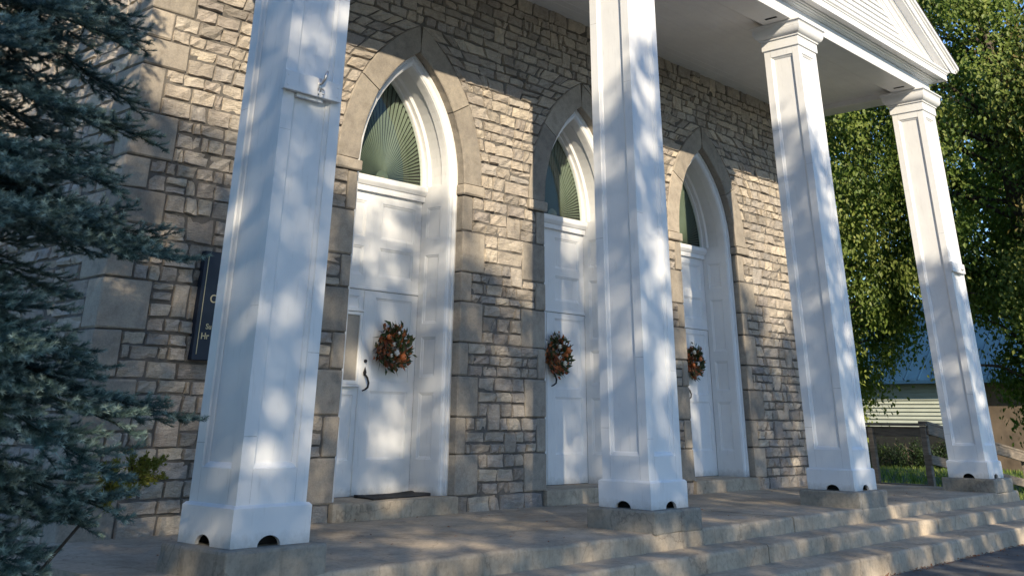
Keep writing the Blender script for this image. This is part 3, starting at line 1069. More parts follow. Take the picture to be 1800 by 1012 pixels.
# ceiling of tongued boards, running lengthwise
ceil = MB()
ceil.box(AX0 + .4, AX1 - .4, -2.2, .05, CEIL + .02, CEIL + .05)
ceil_o = ceil.build('ceiling', 'white', church)
nb = 16
for k in range(nb):
    y0 = -2.155 + 2.155 * k / nb; y1 = -2.155 + 2.155 * (k + 1) / nb
    MB().box(AX0 + .44, AX1 - .44, y0 + .001, y1 - .001, CEIL + rng.uniform(0, .002), CEIL + .018, .003).build('ceiling_board', 'white', ceil_o)
m = MB()
prof = [(-2.55, 6.224), (-2.625, 6.224), (-2.632, 6.238), (-2.650, 6.246), (-2.656, 6.262), (-2.685, 6.268), (-2.690, 6.284), (-2.715, 6.290), (-2.72, 6.312), (-2.805, 6.316), (-2.812, 6.292), (-2.85, 6.290), (-2.85, 6.395), (-2.862, 6.402), (-2.866, 6.42), (-2.885, 6.44), (-2.888, 6.472), (-2.55, 6.515)]
cor_x0, cor_x1 = AX0 - .38, AX1 + .38
vs_ = []
for y, z in prof:
    ov = (-2.60 - y)
    vs_ += [(AX0 - max(0, ov), y, z), (AX1 + max(0, ov), y, z)]
n = len(prof)
fs = [(2 * i, 2 * i + 1, 2 * ((i + 1) % n) + 1, 2 * ((i + 1) % n)) for i in range(n)]
fs.append(tuple(2 * i for i in range(n))); fs.append(tuple(2 * i + 1 for i in range(n))[::-1])
m.add(vs_, fs)
# returns along both flanks
for s, X in ((-1, AX0), (1, AX1)):
    vs_ = []
    for y, z in prof:
        ov = max(0, -2.60 - y)
        vs_ += [(X + s * ov, y if y < -2.6 else -2.6, z), (X + s * ov, 1.0, z)]
    m.add(vs_, [(2 * i, 2 * i + 1, 2 * ((i + 1) % n) + 1, 2 * ((i + 1) % n)) for i in range(n - 1)])
m.build('cornice', 'white', church)
PX = 6.563
TH = math.atan(.545)
XT, ZTIP = 14.02, 6.60
def zout(dx_): return ZTIP + (XT - PX - dx_) * math.tan(TH)
ped = MB()
ped.add([(AX0, -2.57, 6.5), (AX1, -2.57, 6.5), (PX, -2.57, zout(0) - .3)], [(0, 1, 2)])
ped_o = ped.build('pediment', 'white', church)
rake = [(0, -2.97), (.045, -2.965), (.055, -2.935), (.075, -2.925), (.085, -2.90), (.20, -2.90), (.205, -2.87), (.225, -2.865), (.23, -2.73), (.255, -2.72), (.265, -2.70), (.285, -2.69), (.295, -2.66), (.43, -2.655), (.435, -2.635), (.46, -2.63), (.465, -2.615), (.53, -2.61), (.535, -2.56)]
for s in (-1, 1):
    vs_ = []
    zl = 6.478
    for p, y in rake:
        dz = p / math.cos(TH)
        xe = (zout(0) - dz - zl) / math.tan(TH)
        xe = min(xe, XT - PX - (.0 if p < .01 else .0))
        vs_ += [(PX, y, zout(0) - dz), (PX + s * xe, y, max(zl, zout(xe) - dz))]
    n = len(rake)
    m = MB()
    m.add(vs_, [(2 * i, 2 * i + 1, 2 * i + 3, 2 * i + 2) if s < 0 else (2 * i, 2 * i + 2, 2 * i + 3, 2 * i + 1) for i in range(n - 1)])
    # soffit end piece
    m.add([(PX + s * (XT - PX), -2.97, ZTIP), (PX + s * (XT - PX), .9, ZTIP), (PX + s * (XT - PX - .12), .9, ZTIP - .10), (PX + s * (XT - PX - .12), -2.9, ZTIP - .10)], [(0, 1, 2, 3)])
    m.build('raking_cornice', 'white', ped_o)
z = 6.50
while z < zout(0) - .72:
    z1 = z + .102
    xa = (zout(0) - .53 / math.cos(TH) - z) / math.tan(TH) + .02
    xb = (zout(0) - .53 / math.cos(TH) - z1) / math.tan(TH) + .02
    m = MB()
    m.add([(PX - xa, -2.609, z), (PX + xa, -2.609, z), (PX + xb, -2.576, z1 + .004), (PX - xb, -2.576, z1 + .004), (PX - xa, -2.572, z), (PX + xa, -2.572, z)], [(0, 1, 2, 3), (0, 4, 5, 1)])
    m.build('siding_board', 'white', ped_o)
    z = z1
# roof over portico and nave
m = MB()
for s in (-1, 1):
    xe = XT - PX + .01
    a = [(PX, -2.975, zout(0) + .004), (PX + s * xe, -2.975, ZTIP + .004), (PX + s * xe, 16.4, ZTIP + .004), (PX, 16.4, zout(0) + .004)]
    b = [(x, y, z_ + .022) for x, y, z_ in a]
    m.add(a + b, [(0, 1, 2, 3), (4, 7, 6, 5), (0, 4, 5, 1), (1, 5, 6, 2), (2, 6, 7, 3)])
m.build('roof', 'shingle', church)
m = MB(); m.add([(XL, 15.99, ZT), (XR, 15.99, ZT), (PX, 15.99, zout(0))], [(0, 1, 2)])
m.build('rear_gable', 'side_rubble', church)

# ================================================================== THINGS ON AND BY THE FRONT
# sign board on the wall behind the nearest column
sg = empty('sign_board', (.77, -.05, 1.19))
tag(sg, 'dark navy sign board with gilt lettering, on the wall behind the nearest column', 'sign')
MB().box(.0, .74, -.035, .045, .0, .945, .006).build('board', 'navy_board', sg)
m = MB()
m.box(.035, .042, -.0385, -.0355, .05, .90); m.box(.70, .707, -.0385, -.0355, .05, .90)
m.build('gilt_line', 'gold_leaf', sg)
for k, (tx, x, z, s) in enumerate((('S', .165, .635, .095), ('C', .105, .495, .10), ('Su', .10, .265, .065), ('Hr', .062, .18, .075))):
    cu = bpy.data.curves.new('lettering', 'FONT')
    cu.body = tx; cu.size = s; cu.extrude = .0015; cu.offset = .0012
    cu.materials.append(MAT['gold_leaf'])
    tmp = bpy.data.objects.new('lettering_curve', cu); col.objects.link(tmp)
    bpy.context.view_layer.update()
    me = bpy.data.meshes.new_from_object(tmp.evaluated_get(bpy.context.evaluated_depsgraph_get()))
    me.name = 'lettering'
    bpy.data.objects.remove(tmp); bpy.data.curves.remove(cu)
    o = link('lettering', me, sg)
    o.location = (x, -.0375, z); o.rotation_euler = (R(90), 0, 0)

# door mat, rucked up on the first sill
m = MB(); nx, ny = 30, 10
vs_ = []
for j in range(ny + 1):
    for i in range(nx + 1):
        u, v = i / nx, j / ny
        x = 3.23 + .80 * u + .02 * math.sin(v * 5) - .1 * (1 - v) * (1 - u)
        y = .06 + .40 * v + .10 * u * (1 - v)
        zz = -.002 + .006 * max(0, math.sin(u * 7 + v * 2)) + .02 * max(0, u - .8) * 5 * .6 + (.012 if v > .85 else 0)
        vs_.append((x, y, zz))
fs = [(j * (nx + 1) + i, j * (nx + 1) + i + 1, (j + 1) * (nx + 1) + i + 1, (j + 1) * (nx + 1) + i) for j in range(ny) for i in range(nx)]
m.add(vs_, fs)
m.add([(a, b, -.012 + .002) for a, b, c in vs_], [f[::-1] for f in fs])
edge = [i for i in range(nx + 1)] + [(j) * (nx + 1) + nx for j in range(1, ny + 1)] + [ny * (nx + 1) + i for i in range(nx - 1, -1, -1)] + [j * (nx + 1) for j in range(ny - 1, 0, -1)]
k0 = len(vs_)
m.f += [(edge[i], edge[i] + k0, edge[(i + 1) % len(edge)] + k0, edge[(i + 1) % len(edge)]) for i in range(len(edge))]
tag(m.build('doormat', 'rubber', smooth=True), 'black rucked doormat on the sill of the nearest doorway', 'doormat')

# wreaths
def leaf(m, p, d, up, L, Wd, tint, fold=.25):
    d = Vector(d).normalized()
    s = d.cross(Vector(up))
    if s.length < 1e-4: s = d.cross(Vector((.3, .5, .8)))
    s.normalize(); n = s.cross(d)
    p = Vector(p)
    a = p + d * L * .45 + s * Wd * .5 + n * Wd * fold; b = p + d * L * .45 - s * Wd * .5 + n * Wd * fold
    m.add([p, a, p + d * L, b], [(0, 1, 2), (0, 2, 3)], tint)
def pumpkin(m, c, r, rr):
    vs_ = []; nu, nv = 16, 8
    for j in range(nv + 1):
        th = math.pi * j / nv
        for i in range(nu):
            a = 2 * math.pi * i / nu
            k = 1 - .10 * (i % 2)
            vs_.append((c[0] + r * k * math.sin(th) * math.cos(a), c[1] + r * .8 * math.cos(th) * -1, c[2] + r * k * math.sin(th) * math.sin(a)))
    fs = [(j * nu + i, j * nu + (i + 1) % nu, (j + 1) * nu + (i + 1) % nu, (j + 1) * nu + i) for j in range(nv) for i in range(nu)]
    m.add(vs_, fs)
def wreath(c, seed, label, rad, spots):
    rr = random.Random(seed)
    w = empty('wreath', c)
    tag(w, label, 'wreath', 'autumn wreaths on the doors')
    m = MB()
    for k in range(5):
        ph = rr.uniform(0, 6)
        pts = []
        for i in range(33):
            a = 2 * math.pi * i / 32
            r_ = rad * (.72 + .07 * math.sin(5 * a + ph + k))
            pts.append((r_ * math.cos(a), -.02 + .02 * math.cos(6 * a + ph), r_ * math.sin(a)))
        m.tube(pts, .008, 5, cap=False)
    m.build('twig_ring', 'twig_bark', w)
    g = MB(); ru = MB()
    for i in range(430):
        a = rr.uniform(0, 2 * math.pi)
        q = rr.gauss(0, 1) * .19
        r_ = rad * (.62 + q)
        p = (r_ * math.cos(a), rr.uniform(-.075, .0), r_ * math.sin(a))
        sw = rr.uniform(-.2, 1.2)
        out = .45 if q > 0 else rr.uniform(-.6, .5)
        d = (math.cos(a) * out - math.sin(a) * sw, rr.uniform(-.75, .1), math.sin(a) * out + math.cos(a) * sw)
        warm = .55 if (a % 6.283) > 2.4 and (a % 6.283) < 5.6 else .25
        if rr.random() < warm:
            leaf(ru, p, d, (rr.uniform(-.4, .4), -1, rr.uniform(-.4, .4)), rr.uniform(.05, .085), rr.uniform(.036, .056), rr.random())
        else:
            leaf(g, p, d, (rr.uniform(-.4, .4), -1, rr.uniform(-.4, .4)), rr.uniform(.05, .10), rr.uniform(.022, .042), rr.random())
    for i in range(16):                 # grassy wisps
        a = rr.uniform(0, 2 * math.pi)
        p = (rad * .85 * math.cos(a), rr.uniform(-.04, 0), rad * .85 * math.sin(a))
        leaf(g, p, (math.cos(a) - .5 * math.sin(a), rr.uniform(-.3, .1), math.sin(a) + .5 * math.cos(a) - .15), (0, -1, 0), rr.uniform(.08, .14), .008, rr.random())
    tag(g.build('green_leaves', 'wreath_green', w), kind='stuff'); tag(ru.build('rust_leaves', 'wreath_rust', w), kind='stuff')
    for (x, z, r_, mt) in spots:
        if mt == 'cotton':
            m = MB()
            for k in range(4):
                t = k * 1.571 + seed
                cc = (x + r_ * .5 * math.cos(t), -.10, z + r_ * .5 * math.sin(t))
                vs_ = []; nu, nv = 8, 5
                for j in range(nv + 1):
                    th = math.pi * j / nv
                    for i in range(nu):
                        aa = 2 * math.pi * i / nu
                        f_ = r_ * .62 * (1 + rr.uniform(-.12, .12))
                        vs_.append((cc[0] + f_ * math.sin(th) * math.cos(aa), cc[1] + f_ * math.cos(th), cc[2] + f_ * math.sin(th) * math.sin(aa)))
                m.add(vs_, [(j * nu + i, j * nu + (i + 1) % nu, (j + 1) * nu + (i + 1) % nu, (j + 1) * nu + i) for j in range(nv) for i in range(nu)])
            m.build('cotton_boll', 'cotton', w, True)
        else:
            m = MB(); pumpkin(m, (x, -.10, z), r_, rr)
            po = m.build('small_pumpkin', mt, w, True)
            s_ = MB(); s_.tube([(x, -.10 - r_ * .6, z), (x + .004, -.10 - r_ * 1.05, z + .006)], [.007, .005], 6)
            s_.build('stem', 'twig_bark', po)
    return w
wreath((3.655, YD - .02, 1.455), 3, 'autumn leaf wreath on the nearest doorway, orange pumpkin at its lower right', .25, [(.0, -.06, .032, 'cotton'), (.10, -.10, .042, 'pumpkin_orange'), (-.05, .03, .026, 'pumpkin_white'), (-.13, .10, .03, 'pumpkin_orange'), (.02, .15, .018, 'cotton'), (-.08, -.09, .022, 'pumpkin_white')])
wreath((6.555, YD - .02, 1.505), 8, 'autumn leaf wreath on the middle doorway, white pumpkins down its centre', .25, [(-.03, .10, .032, 'pumpkin_white'), (-.04, -.03, .03, 'cotton'), (.07, -.10, .036, 'pumpkin_white'), (.15, .06, .042, 'pumpkin_orange'), (.11, -.0, .026, 'pumpkin_orange')])
wreath((9.825, YD - .02, 1.565), 15, 'autumn leaf wreath on the farthest doorway, half hidden by the jamb', .235, [(-.06, .12, .034, 'pumpkin_white'), (.02, -.04, .03, 'cotton'), (-.10, -.06, .03, 'pumpkin_orange'), (.1, .03, .034, 'pumpkin_orange')])

# ramp railing at the far end of the porch
rl = empty('ramp_railing', (13.9, -1.3, FLOOR))
tag(rl, 'weathered timber ramp railing beyond the farthest column', 'railing')
def wpart(nm, x0, x1, y0, y1, z0, z1, M=None):
    o = MB().box(x0, x1, y0, y1, z0, z1, .006, M=M).build(nm, 'weathered_wood', rl)
    return o
wpart('post', -.02, .08, .88, .97, -.45, .83)
wpart('post', -.02, .08, -.05, .05, -.45, .86)
wpart('post', 2.35, 2.44, -.05, .04, -.75, .62)
wpart('post', 4.6, 4.69, -.05, .04, -1.0, .30)
wpart('top_rail', -.05, .11, -.08, 2.6, .862, .90)
wpart('side_rail', .082, .12, .0, 2.6, .70, .85)
th = math.atan2(-.52, 4.7)
Mr = Matrix.Translation((0.0, 0, .90)) @ Matrix.Rotation(-th, 4, 'Y')
wpart('top_rail', .0, 5.0, -.09, .07, -.0, .04, Mr)
wpart('side_rail', .02, 5.0, -.092, -.052, -.16, -.004, Mr)
wpart('side_rail', .02, 5.0, -.092, -.052, -.60, -.46, Mr)
for k in range(30):
    x = .02 + k * .165
    zd = .0 - .52 / 4.7 * x
    wpart('deck_board', x, x + .155, .05, 1.35, zd - .04, zd)

# ================================================================== TREES
def leafy(m, c, r, n, L, rr, t0=0, t1=1, droop=.5, out=Vector((0, 0, 1))):
    for _ in range(n):
        p = Vector((rr.gauss(0, .36), rr.gauss(0, .36), rr.gauss(0, .52))) * r + c
        d = Vector((rr.uniform(-1, 1), rr.uniform(-1, 1), rr.uniform(-1.2, .3) - droop))
        l_ = L * rr.uniform(.65, 1.25)
        leaf(m, p, d, out + Vector((rr.uniform(-.7, .7), rr.uniform(-.7, .7), rr.uniform(-.1, .9))), l_, l_ * rr.uniform(.5, .72), t0 + (t1 - t0) * rr.random(), .15)

def broad_tree(base, height, crown, seed, label, nclump, nleaf, L, mat='maple_leaf', low=1.2, group='trees beyond the church', face=None):
    """crown = (rx, ry) ; limbs carry leaf clumps spread on an uneven shell and through the volume"""
    rr = random.Random(seed)
    t = empty('leafy_tree', base)
    tag(t, label, 'tree', group)
    m = MB()
    top = Vector((rr.uniform(-.4, .4), rr.uniform(-.4, .4), height * .8))
    tp = [Vector((0, 0, 0)), Vector((.05, .02, height * .2)), Vector((top.x * .4, top.y * .4, height * .45)), top]
    k0 = height * .024
    m.tube(tp, [k0 * 1.25, k0, k0 * .7, k0 * .2], 10)
    m.build('trunk', 'bark', t, True)
    fol = MB(); limbs = MB()
    cz = (height + low) / 2; hz = (height - low) / 2
    for i in range(nclump):
        while True:
            u = Vector((rr.uniform(-1, 1), rr.uniform(-1, 1), rr.uniform(-1, 1)))
            if .25 < u.length < 1: break
        if rr.random() < .6: u = u.normalized() * rr.uniform(.72, 1.0)
        lump = 1 + .28 * mnoise.noise(u * 2.3 + Vector((seed, 0, 0)))
        c = Vector((u.x * crown[0] * lump, u.y * crown[1] * lump, cz + u.z * hz * lump))
        if c.z < low * .5: c.z = low * .5 + rr.uniform(0, .5)
        s = rr.uniform(.45, .95)
        tb = rr.uniform(.12, .72)
        leafy(fol, c, s, int(nleaf * s), L, rr, tb, min(1, tb + .4), .5, Vector((u.x, u.y, .2)).normalized())
        if i % 4 == 0:
            zj = max(height * .12, min(height * .72, c.z - rr.uniform(.4, 1.6)))
            f = zj / (height * .8)
            st = Vector((top.x * f * .8, top.y * f * .8, zj))
            md = (st + c) / 2 + Vector((0, 0, .25))
            limbs.tube([st, md, c], [.07, .04, .012], 6)
    limbs.build('limbs', 'bark', t, True)
    fol.build('crown', mat, t)
    return t
broad_tree((22.5, 5.0, GROUND), 15, (4.6, 4.2), 21, 'green leafy tree seen between the two farthest columns', 400, 480, .122, low=1.2)
broad_tree((23.0, -1.0, GROUND), 17, (4.4, 4.2), 34, 'tall dark green tree right of the farthest column', 430, 480, .125, low=1.9)
broad_tree((20.6, -3.7, GROUND), 11, (2.4, 2.2), 47, 'tree with yellowing leaves at the right edge', 120, 420, .115, 'turning_leaf', low=2.6)
broad_tree((38, 15, GROUND), 16, (6, 6), 55, 'far green tree behind the blue roofed house', 300, 190, .24, low=2.0)
broad_tree((44, 3, GROUND), 17, (6.5, 6), 66, 'far tall tree behind the brown shed end', 300, 190, .24, low=2.0)

# street trees across the drive (behind the camera): their crowns throw the broken shade
HOLES = []    # light gaps in wall coordinates (x, z, rx, rz)
def H(x_, z_, rx_, rz_, k_=.72): HOLES.append((x_, z_, rx_ * k_, rz_ * k_))
H(3.22, 2.85, .26, .55); H(3.35, 1.0, .34, .34); H(4.0, 2.75, .16, .5); H(5.0, 1.55, .2, .18); H(5.2, .75, .18, .3)
H(.0, 3.9, .6, .5); H(.35, 2.4, .3, .35); H(.15, 2.9, .2, .2); H(6.1, 2.8, .25, .4); H(6.35, .75, .28, .35); H(8.85, 1.75, .22, .5)
H(11.9, .9, .28, .35); H(11.8, .15, .2, .25); H(11.3, 2.2, .2, .4); H(11.9, 2.4, .2, .3); H(8.7, 2.6, .25, .5)
H(1.66, .35, .12, .4, .36); H(1.75, -.55, .16, .3, .28); H(1.8, 2.0, .16, .3, .3); H(1.15, .55, .25, .3, .6); H(1.02, -.95, .12, .25, .6); H(6.15, .85, .16, .28); H(6.2, -.1, .2, .35); H(6.2, 2.3, .16, .5)
H(10.35, 2.3, .16, .7); H(10.4, .9, .16, .4); H(10.2, -.6, .2, .3); H(14.8, .7, .2, .4); H(14.75, -.3, .2, .3)
H(.85, -1.35, .3, .3); H(.6, -1.95, .35, .3); H(.3, -.3, .25, .2); H(4.9, 2.6, .5, .4); H(5.3, 2.2, .2, .35)
FIXED = len(HOLES)
hr = random.Random(5)
for i in range(46):
    H(hr.uniform(-4, 17), hr.uniform(-4.5, 2.6) if i % 3 == 0 else hr.uniform(-4.5, -.8), hr.uniform(.12, .22), hr.uniform(.14, .32))
for i in range(26):
    H(hr.uniform(3, 16), hr.uniform(-3.2, -1.6), hr.uniform(.12, .2), hr.uniform(.2, .5), .9)
def crown_top(xw):
    b = 3.2 + .12 * math.sin(xw * 1.9 + 1) + .10 * math.sin(xw * 4.1)
    for c_, w_, d_ in ((4.95, .75, .85), (8.75, .5, .9), (11.6, 1.0, 1.1), (.1, .6, .3)):
        b -= d_ * math.exp(-((xw - c_) / w_) ** 2)
    if xw > 11.8: b -= (xw - 11.8) * .55
    if xw < .6: b += (.6 - xw) * .5
    return b
def shaded(xw, zw):
    if zw > crown_top(xw): return False
    if 1.05 < xw < 2.15 and -1.6 < zw < 2.7:
        return not any(((xw - hx) / rx) ** 2 + ((zw - hz) / rz) ** 2 < 1 for hx, hz, rx, rz in HOLES[:FIXED])
    for hx, hz, rx, rz in HOLES:
        if ((xw - hx) / rx) ** 2 + ((zw - hz) / rz) ** 2 < 1: return False
    return True
street = [(-12.6, -18.5, 15.0), (-5.6, -19.5, 13.6), (1.6, -18.0, 12.4)]
slabel = ['street tree across the drive, farthest left', 'middle street tree across the drive', 'street tree across the drive, farthest right']
fols = [MB() for _ in street]
sr = random.Random(77)
g = .25
nxw = int(24 / g); nzw = int(9.2 / g)
for i in range(nxw):
    for j in range(nzw):
        xw = -5.5 + (i + sr.random()) * g; zw = -5.3 + (j + sr.random()) * g
        if not shaded(xw, zw): continue
        best = min(range(3), key=lambda k: abs(street[k][0] + SUNX * -street[k][1] - xw))
        bx, by, bh = street[best]
        dxw = xw - (bx + SUNX * -by)
        depth = 2.6 * math.sqrt(max(.05, 1 - min(1, (dxw / 4.6) ** 2)))
        y = by + sr.uniform(-depth, depth)
        t = -y
        c = Vector((xw - SUNX * t, y, zw + SUNZ * t))
        for _ in range(22):
            p = c + Vector((sr.gauss(0, .12), sr.gauss(0, .12), sr.gauss(0, .12)))
            leaf(fols[best], p - Vector((bx, by, GROUND)), (sr.uniform(-1, 1), sr.uniform(-1, 1), sr.uniform(-1.3, .5)), (sr.uniform(-1, 1), sr.uniform(-1, 1), .6), .19, .125, sr.random(), .12)
for k, (bx, by, bh) in enumerate(street):
    t = empty('street_tree', (bx, by, GROUND))
    tag(t, slabel[k], 'tree', 'street trees across the drive')
    m = MB()
    m.tube([(0, 0, 0), (.05, .03, 3), (.0, .1, 6), (.1, .1, bh - 2)], [.34, .26, .19, .04], 12)
    m.build('trunk', 'bark', t, True)
    m = MB(); rr = random.Random(k)
    for q in range(16):
        z0 = rr.uniform(3.5, bh - 3); a = rr.uniform(0, 6.28); L = rr.uniform(1.8, 3.8)
        m.tube([(0, .05, z0), (L * .5 * math.cos(a), L * .35 * math.sin(a), z0 + .5), (L * math.cos(a), L * .6 * math.sin(a), z0 + 1.3)], [.09, .05, .015], 7)
    m.build('limbs', 'bark', t, True)
    fols[k].build('crown', 'maple_leaf', t)

# ---- blue spruce beside the porch
def twig(m, p0, d, L, rr, dens, nl, tint, lift=0.0):
    """a needle-clad shoot that bends upward by lift at its end"""
    d = d.normalized()
    side = d.cross(Vector((0, 0, 1)))
    if side.length < .05: side = Vector((1, 0, 0))
    side.normalize(); up = side.cross(d)
    n = int(L / dens)
    at = lambda f: p0 + d * (L * f) + Vector((0, 0, lift * f * f))
    w = .0026
    for k in range(2):
        a, b = at(k / 2), at(k / 2 + .5)
        m.add([a + side * w, a - side * w, b - side * w * .6, b + side * w * .6], [(0, 1, 2, 3)], 0)
    for i in range(n):
        f = (i + rr.random()) / n
        p = at(f)
        a = rr.uniform(-2.6, 2.6)
        o = up * math.cos(a) + side * math.sin(a)
        nd = (o + d * rr.uniform(.35, .95) + Vector((0, 0, .2))).normalized()
        ln = nl * rr.uniform(.8, 1.15) * (1 if f < .92 else .85)
        s_ = nd.cross(o + d * .01 + Vector((.001, .002, .003)))
        if s_.length < 1e-5: s_ = side
        s_ = s_.normalized() * .0023
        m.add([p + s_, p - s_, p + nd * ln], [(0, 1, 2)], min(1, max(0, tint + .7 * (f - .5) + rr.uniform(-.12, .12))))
    return at
def bough_mesh(L, seed):
    rr = random.Random(seed)
    m = MB()
    def axis(x):
        return Vector((x, .05 * math.sin(x * 3 + seed), -.13 * x * x / L + .30 * max(0, x - .6 * L) ** 2 / L))
    m.tube([axis(L * k / 8) for k in range(9)], [.015 * (1 - k / 8.6) + .002 for k in range(9)], 5, 0)
    x = L * .16
    sgn = 1
    while x < L:
        p = axis(x); t = (axis(x + .01) - axis(x)).normalized()
        rem = L - x
        l1 = min(.50, rem * .42 + .19) * rr.uniform(.8, 1.12)
        ang = R(rr.uniform(38, 56)) if rem > .15 else R(rr.uniform(20, 40))
        sd = Vector((-t.y, t.x, 0)).normalized() * sgn * (1 if int(x * 50) % 4 else .25)
        d = t * math.cos(ang) + sd * math.sin(ang) + Vector((0, 0, rr.uniform(-.34, .14)))
        d.normalize()
        at = twig(m, p, d, l1, rr, .0019, .030, .35, l1 * rr.uniform(.05, .22))
        y = .05
        s2 = 1
        while y < l1 - .02:
            q = at(y / l1)
            sd2 = Vector((-d.y, d.x, 0)).normalized() * s2
            a2 = R(rr.uniform(36, 56))
            d2 = d * math.cos(a2) + sd2 * math.sin(a2) + Vector((0, 0, rr.uniform(-.08, .34)))
            l2 = min(.13, (l1 - y) * .45 + .06) * rr.uniform(.75, 1.15)
            twig(m, q, d2, l2, rr, .00135, .0285, .62, l2 * .15)
            y += rr.uniform(.044, .06); s2 = -s2
        x += rr.uniform(.045, .07); sgn = -sgn
    twig(m, axis(L * .85), (axis(L) - axis(L * .85)), L * .15 + .08, rr, .0014, .027, .62)
    return m
variants = []
for k, L in enumerate((.8, 1.05, 1.3, 1.55, 1.8, 2.05)):
    for v in range(2 if k in (2, 3, 4) else 1):
        mm = bough_mesh(L, 10 * k + v)
        me = bpy.data.meshes.new('bough')
        me.from_pydata(mm.v, [], mm.f)
        at = me.attributes.new('tint', 'FLOAT', 'POINT'); at.data.foreach_set('value', mm.t)
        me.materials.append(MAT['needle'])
        variants.append((L, me))
SPX, SPY = -2.78, -2.75
spruce = empty('spruce_tree', (SPX, SPY, GROUND))
tag(spruce, 'blue spruce with layered needle boughs in front of the wall corner', 'spruce tree')
m = MB(); m.tube([(0, 0, -.05), (0, 0, 3), (0, 0, 6), (.0, 0, 9.4)], [.17, .13, .08, .01], 10)
m.build('trunk', 'bark', spruce, True)
sr = random.Random(4)
z = .06
while z < 7.2:
    Lw = max(.7, min(1.34 + .22 * z, 2.1 - .2 * z))
    nbh = 11 if z < 4.8 else 7
    a0 = sr.uniform(0, 6.28)
    for k in range(nbh):
        a = a0 + 2 * math.pi * k / nbh + sr.uniform(-.2, .2)
        L = Lw * sr.uniform(.80, 1.03)
        cand = sorted(variants, key=lambda q: abs(q[0] - L))[:2]
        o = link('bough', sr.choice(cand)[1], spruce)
        o.location = (0, 0, z + sr.uniform(-.07, .07))
        o.rotation_euler = (sr.uniform(-.12, .12), sr.uniform(.10, .36), a)
    z += sr.uniform(.31, .41) if z > .8 else sr.uniform(.17, .22)

# leaning cedar tuft for a branch tip; sunlight's yellow is painted into its leaves
cdr = empty('sunlit_cedar', (-1.93, -2.98, GROUND + .05))
tag(cdr, 'small cedar tuft, sunlight yellow painted into its leaves, between the spruce and the nearest column', 'shrub')
m = MB(); m.tube([(0, 0, 0), (.2, -.02, .55), (.5, -.06, .92), (.74, -.09, 1.06)], [.010, .009, .008, .005], 7)
rr = random.Random(9)
sprays = []
for i in range(15):
    st = Vector((.52, -.06, .94)).lerp(Vector((.76, -.09, 1.08)), rr.random())
    en = st + Vector((rr.uniform(-.06, .2), rr.uniform(-.14, .10), rr.uniform(-.07, .15)))
    sprays.append((st, en)); m.tube([st, (st + en) / 2 + Vector((0, 0, .015)), en], [.005, .004, .002], 5)
m.build('stem', 'bark', cdr, True)
m = MB()
for st, en in sprays:
    dd = (en - st)
    for q in range(60):
        f = rr.uniform(.15, 1.05)
        c = st + dd * f + Vector((rr.gauss(0, .014), rr.gauss(0, .014), rr.gauss(0, .014)))
        for w in range(4):
            leaf(m, c, (dd.x * 2 + rr.uniform(-.3, .3), dd.y * 2 + rr.uniform(-.3, .3), .2 + rr.uniform(-.3, .35)), (rr.uniform(-1, 1), rr.uniform(-1, 1), .5), .026, .009, rr.random())
tag(m.build('foliage', 'sunlit_cedar_leaf', cdr), kind='stuff')

# ================================================================== BACKGROUND HOUSE AND LAWN
hs = empty('house', (35, 7, GROUND))
tag(hs, 'low house with pale siding and blue metal roof beyond the ramp', 'house')
m = MB()
m.add([(.05, -1.7, 1.0), (.05, 6, 1.0), (.05, 6, 2.85), (.05, -1.7, 2.85), (8, -1.7, 1.0), (8, -1.7, 2.85), (8, 6, 1.0), (8, 6, 2.85)], [(0, 1, 2, 3), (0, 3, 5, 4), (1, 6, 7, 2)])
m.build('wall', 'siding_paint', hs)
m = MB(); z = 1.0
while z < 2.85:
    m.add([(-.025, -1.68, z), (-.025, 6, z), (.045, 6, z + .135), (.045, -1.68, z + .135), (.04, -1.68, z), (.04, 6, z)], [(0, 3, 2, 1), (0, 1, 5, 4)])
    z += .125
tag(m.build('siding_boards', 'siding_paint', hs), kind='stuff')
MB().box(.02, 8, -1.68, 6, -.1, .995).build('foundation', 'foundation', hs)
MB().box(-.05, .03, -1.76, -1.6, .98, 2.86, .01).build('corner_board', 'siding_paint', hs)
rf = MB()
rf.add([(-.6, -9.5, 2.75), (-.6, 6.5, 2.75), (4.4, 6.5, 6.0), (4.4, -9.5, 6.0), (9, 6.5, 2.75), (9, -9.5, 2.75), (-.6, -9.5, 2.65), (-.6, 6.5, 2.65)], [(0, 3, 2, 1), (3, 5, 4, 2), (0, 1, 7, 6)])
ro = rf.build('roof', 'blue_roof', hs)
m = MB()
for k in range(33):
    y = -9.45 + k * .495
    m.add([(-.6, y, 2.755), (-.6, y + .04, 2.755), (4.4, y + .04, 6.005), (4.4, y, 6.005), (-.6, y, 2.80), (-.6, y + .04, 2.80), (4.4, y + .04, 6.05), (4.4, y, 6.05)], [(4, 7, 6, 5), (0, 3, 7, 4), (1, 5, 6, 2), (0, 4, 5, 1)])
tag(m.build('roof_ribs', 'blue_roof', ro), kind='stuff')
MB().box(.25, 8, -9.4, -1.72, -.1, 2.78).build('shed_end', 'shed_wall', hs)
for y in (-8.0, -5.2):
    f = MB().box(.18, .26, y - .5, y + .5, 1.2, 2.2, .01).build('window', 'siding_paint', hs)
    MB().box(.165, .19, y - .42, y + .42, 1.28, 2.12).build('pane', 'dark_void', f)
slab2 = ['dark low shrub at the left end of the house foundation', 'dark low shrub against the house foundation, second from the left', 'dark low shrub against the house foundation, third from the left', 'dark low shrub by the house corner board']
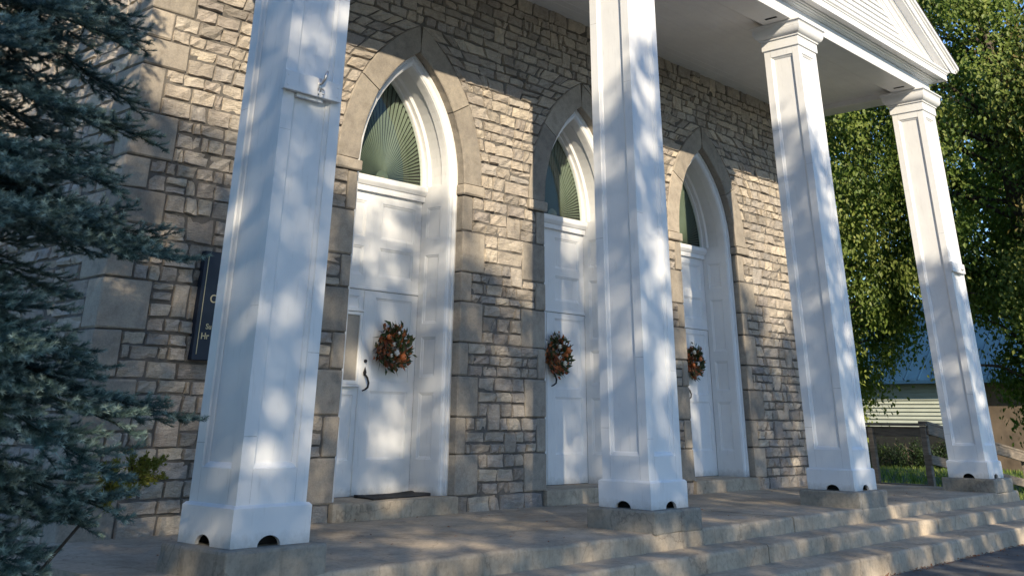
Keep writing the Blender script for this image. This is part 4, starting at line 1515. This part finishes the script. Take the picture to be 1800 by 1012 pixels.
for k, (y, w, h) in enumerate(((11.4, 1.1, .95), (9.5, 1.2, 1.05), (7.6, 1.1, .9), (5.9, 1.0, 1.0))):
    sh = empty('foundation_shrub', (34.2, y, GROUND))
    tag(sh, slab2[k], 'shrub', 'shrubs along the house foundation')
    m = MB(); rr = random.Random(200 + k)
    for q in range(5): m.tube([(0, 0, 0), (rr.uniform(-.2, .2), rr.uniform(-.3, .3), h * .5), (rr.uniform(-.4, .4), rr.uniform(-.7, .7), h * .8)], [.03, .02, .008], 5)
    m.build('stems', 'bark', sh)
    m = MB()
    for q in range(60):
        a = rr.uniform(0, 6.28); r_ = rr.random() ** .5
        c = Vector((.55 * r_ * math.cos(a), w * r_ * math.sin(a), h * (.15 + .75 * rr.random() * (1.1 - r_ * .6))))
        leafy(m, c, .26, 45, .075, rr, 0, .25)
    tag(m.build('foliage', 'wreath_green', sh), kind='stuff')
gr = MB(); rr = random.Random(31)
for i in range(16000):
    x = 14.4 + 20 * rr.random() ** 1.5; y = rr.uniform(-6, 9)
    if x < 19 and -1.6 < y < .2: continue
    h = rr.uniform(.04, .10)
    a = rr.uniform(0, 3.14); w = .008 + .0006 * (x - 14)
    dx_, dy_ = w * math.cos(a), w * math.sin(a)
    gr.add([(x - dx_, y - dy_, GROUND - .03), (x + dx_, y + dy_, GROUND - .03), (x + rr.uniform(-.04, .04), y + rr.uniform(-.04, .04), GROUND + h)], [(0, 1, 2)], rr.random())
tag(gr.build('lawn_grass', 'maple_leaf'), 'short mown grass beyond the porch end', 'grass', kind='stuff')
# fallen leaves and grit along the foot of the lowest step
lv = MB(); rr = random.Random(32)
for i in range(700):
    x = rr.uniform(1, 14.2); y = -3.57 - abs(rr.gauss(0, .05)) if rr.random() < .8 else rr.uniform(-5, -3.6)
    leaf(lv, (x, y, GROUND + .008), (rr.uniform(-1, 1), rr.uniform(-1, 1), .15), (0, 0, 1), rr.uniform(.015, .04), rr.uniform(.01, .025), rr.random(), .3)
for i in range(60):
    x = rr.uniform(-.3, 13.5)
    leaf(lv, (x, rr.uniform(-2.6, -.05), FLOOR + .012), (rr.uniform(-1, 1), rr.uniform(-1, 1), .15), (0, 0, 1), rr.uniform(.015, .035), rr.uniform(.01, .02), rr.random(), .3)
tag(lv.build('leaf_litter', 'wreath_rust'), 'dry leaf litter along the foot of the steps', 'leaf litter', kind='stuff')
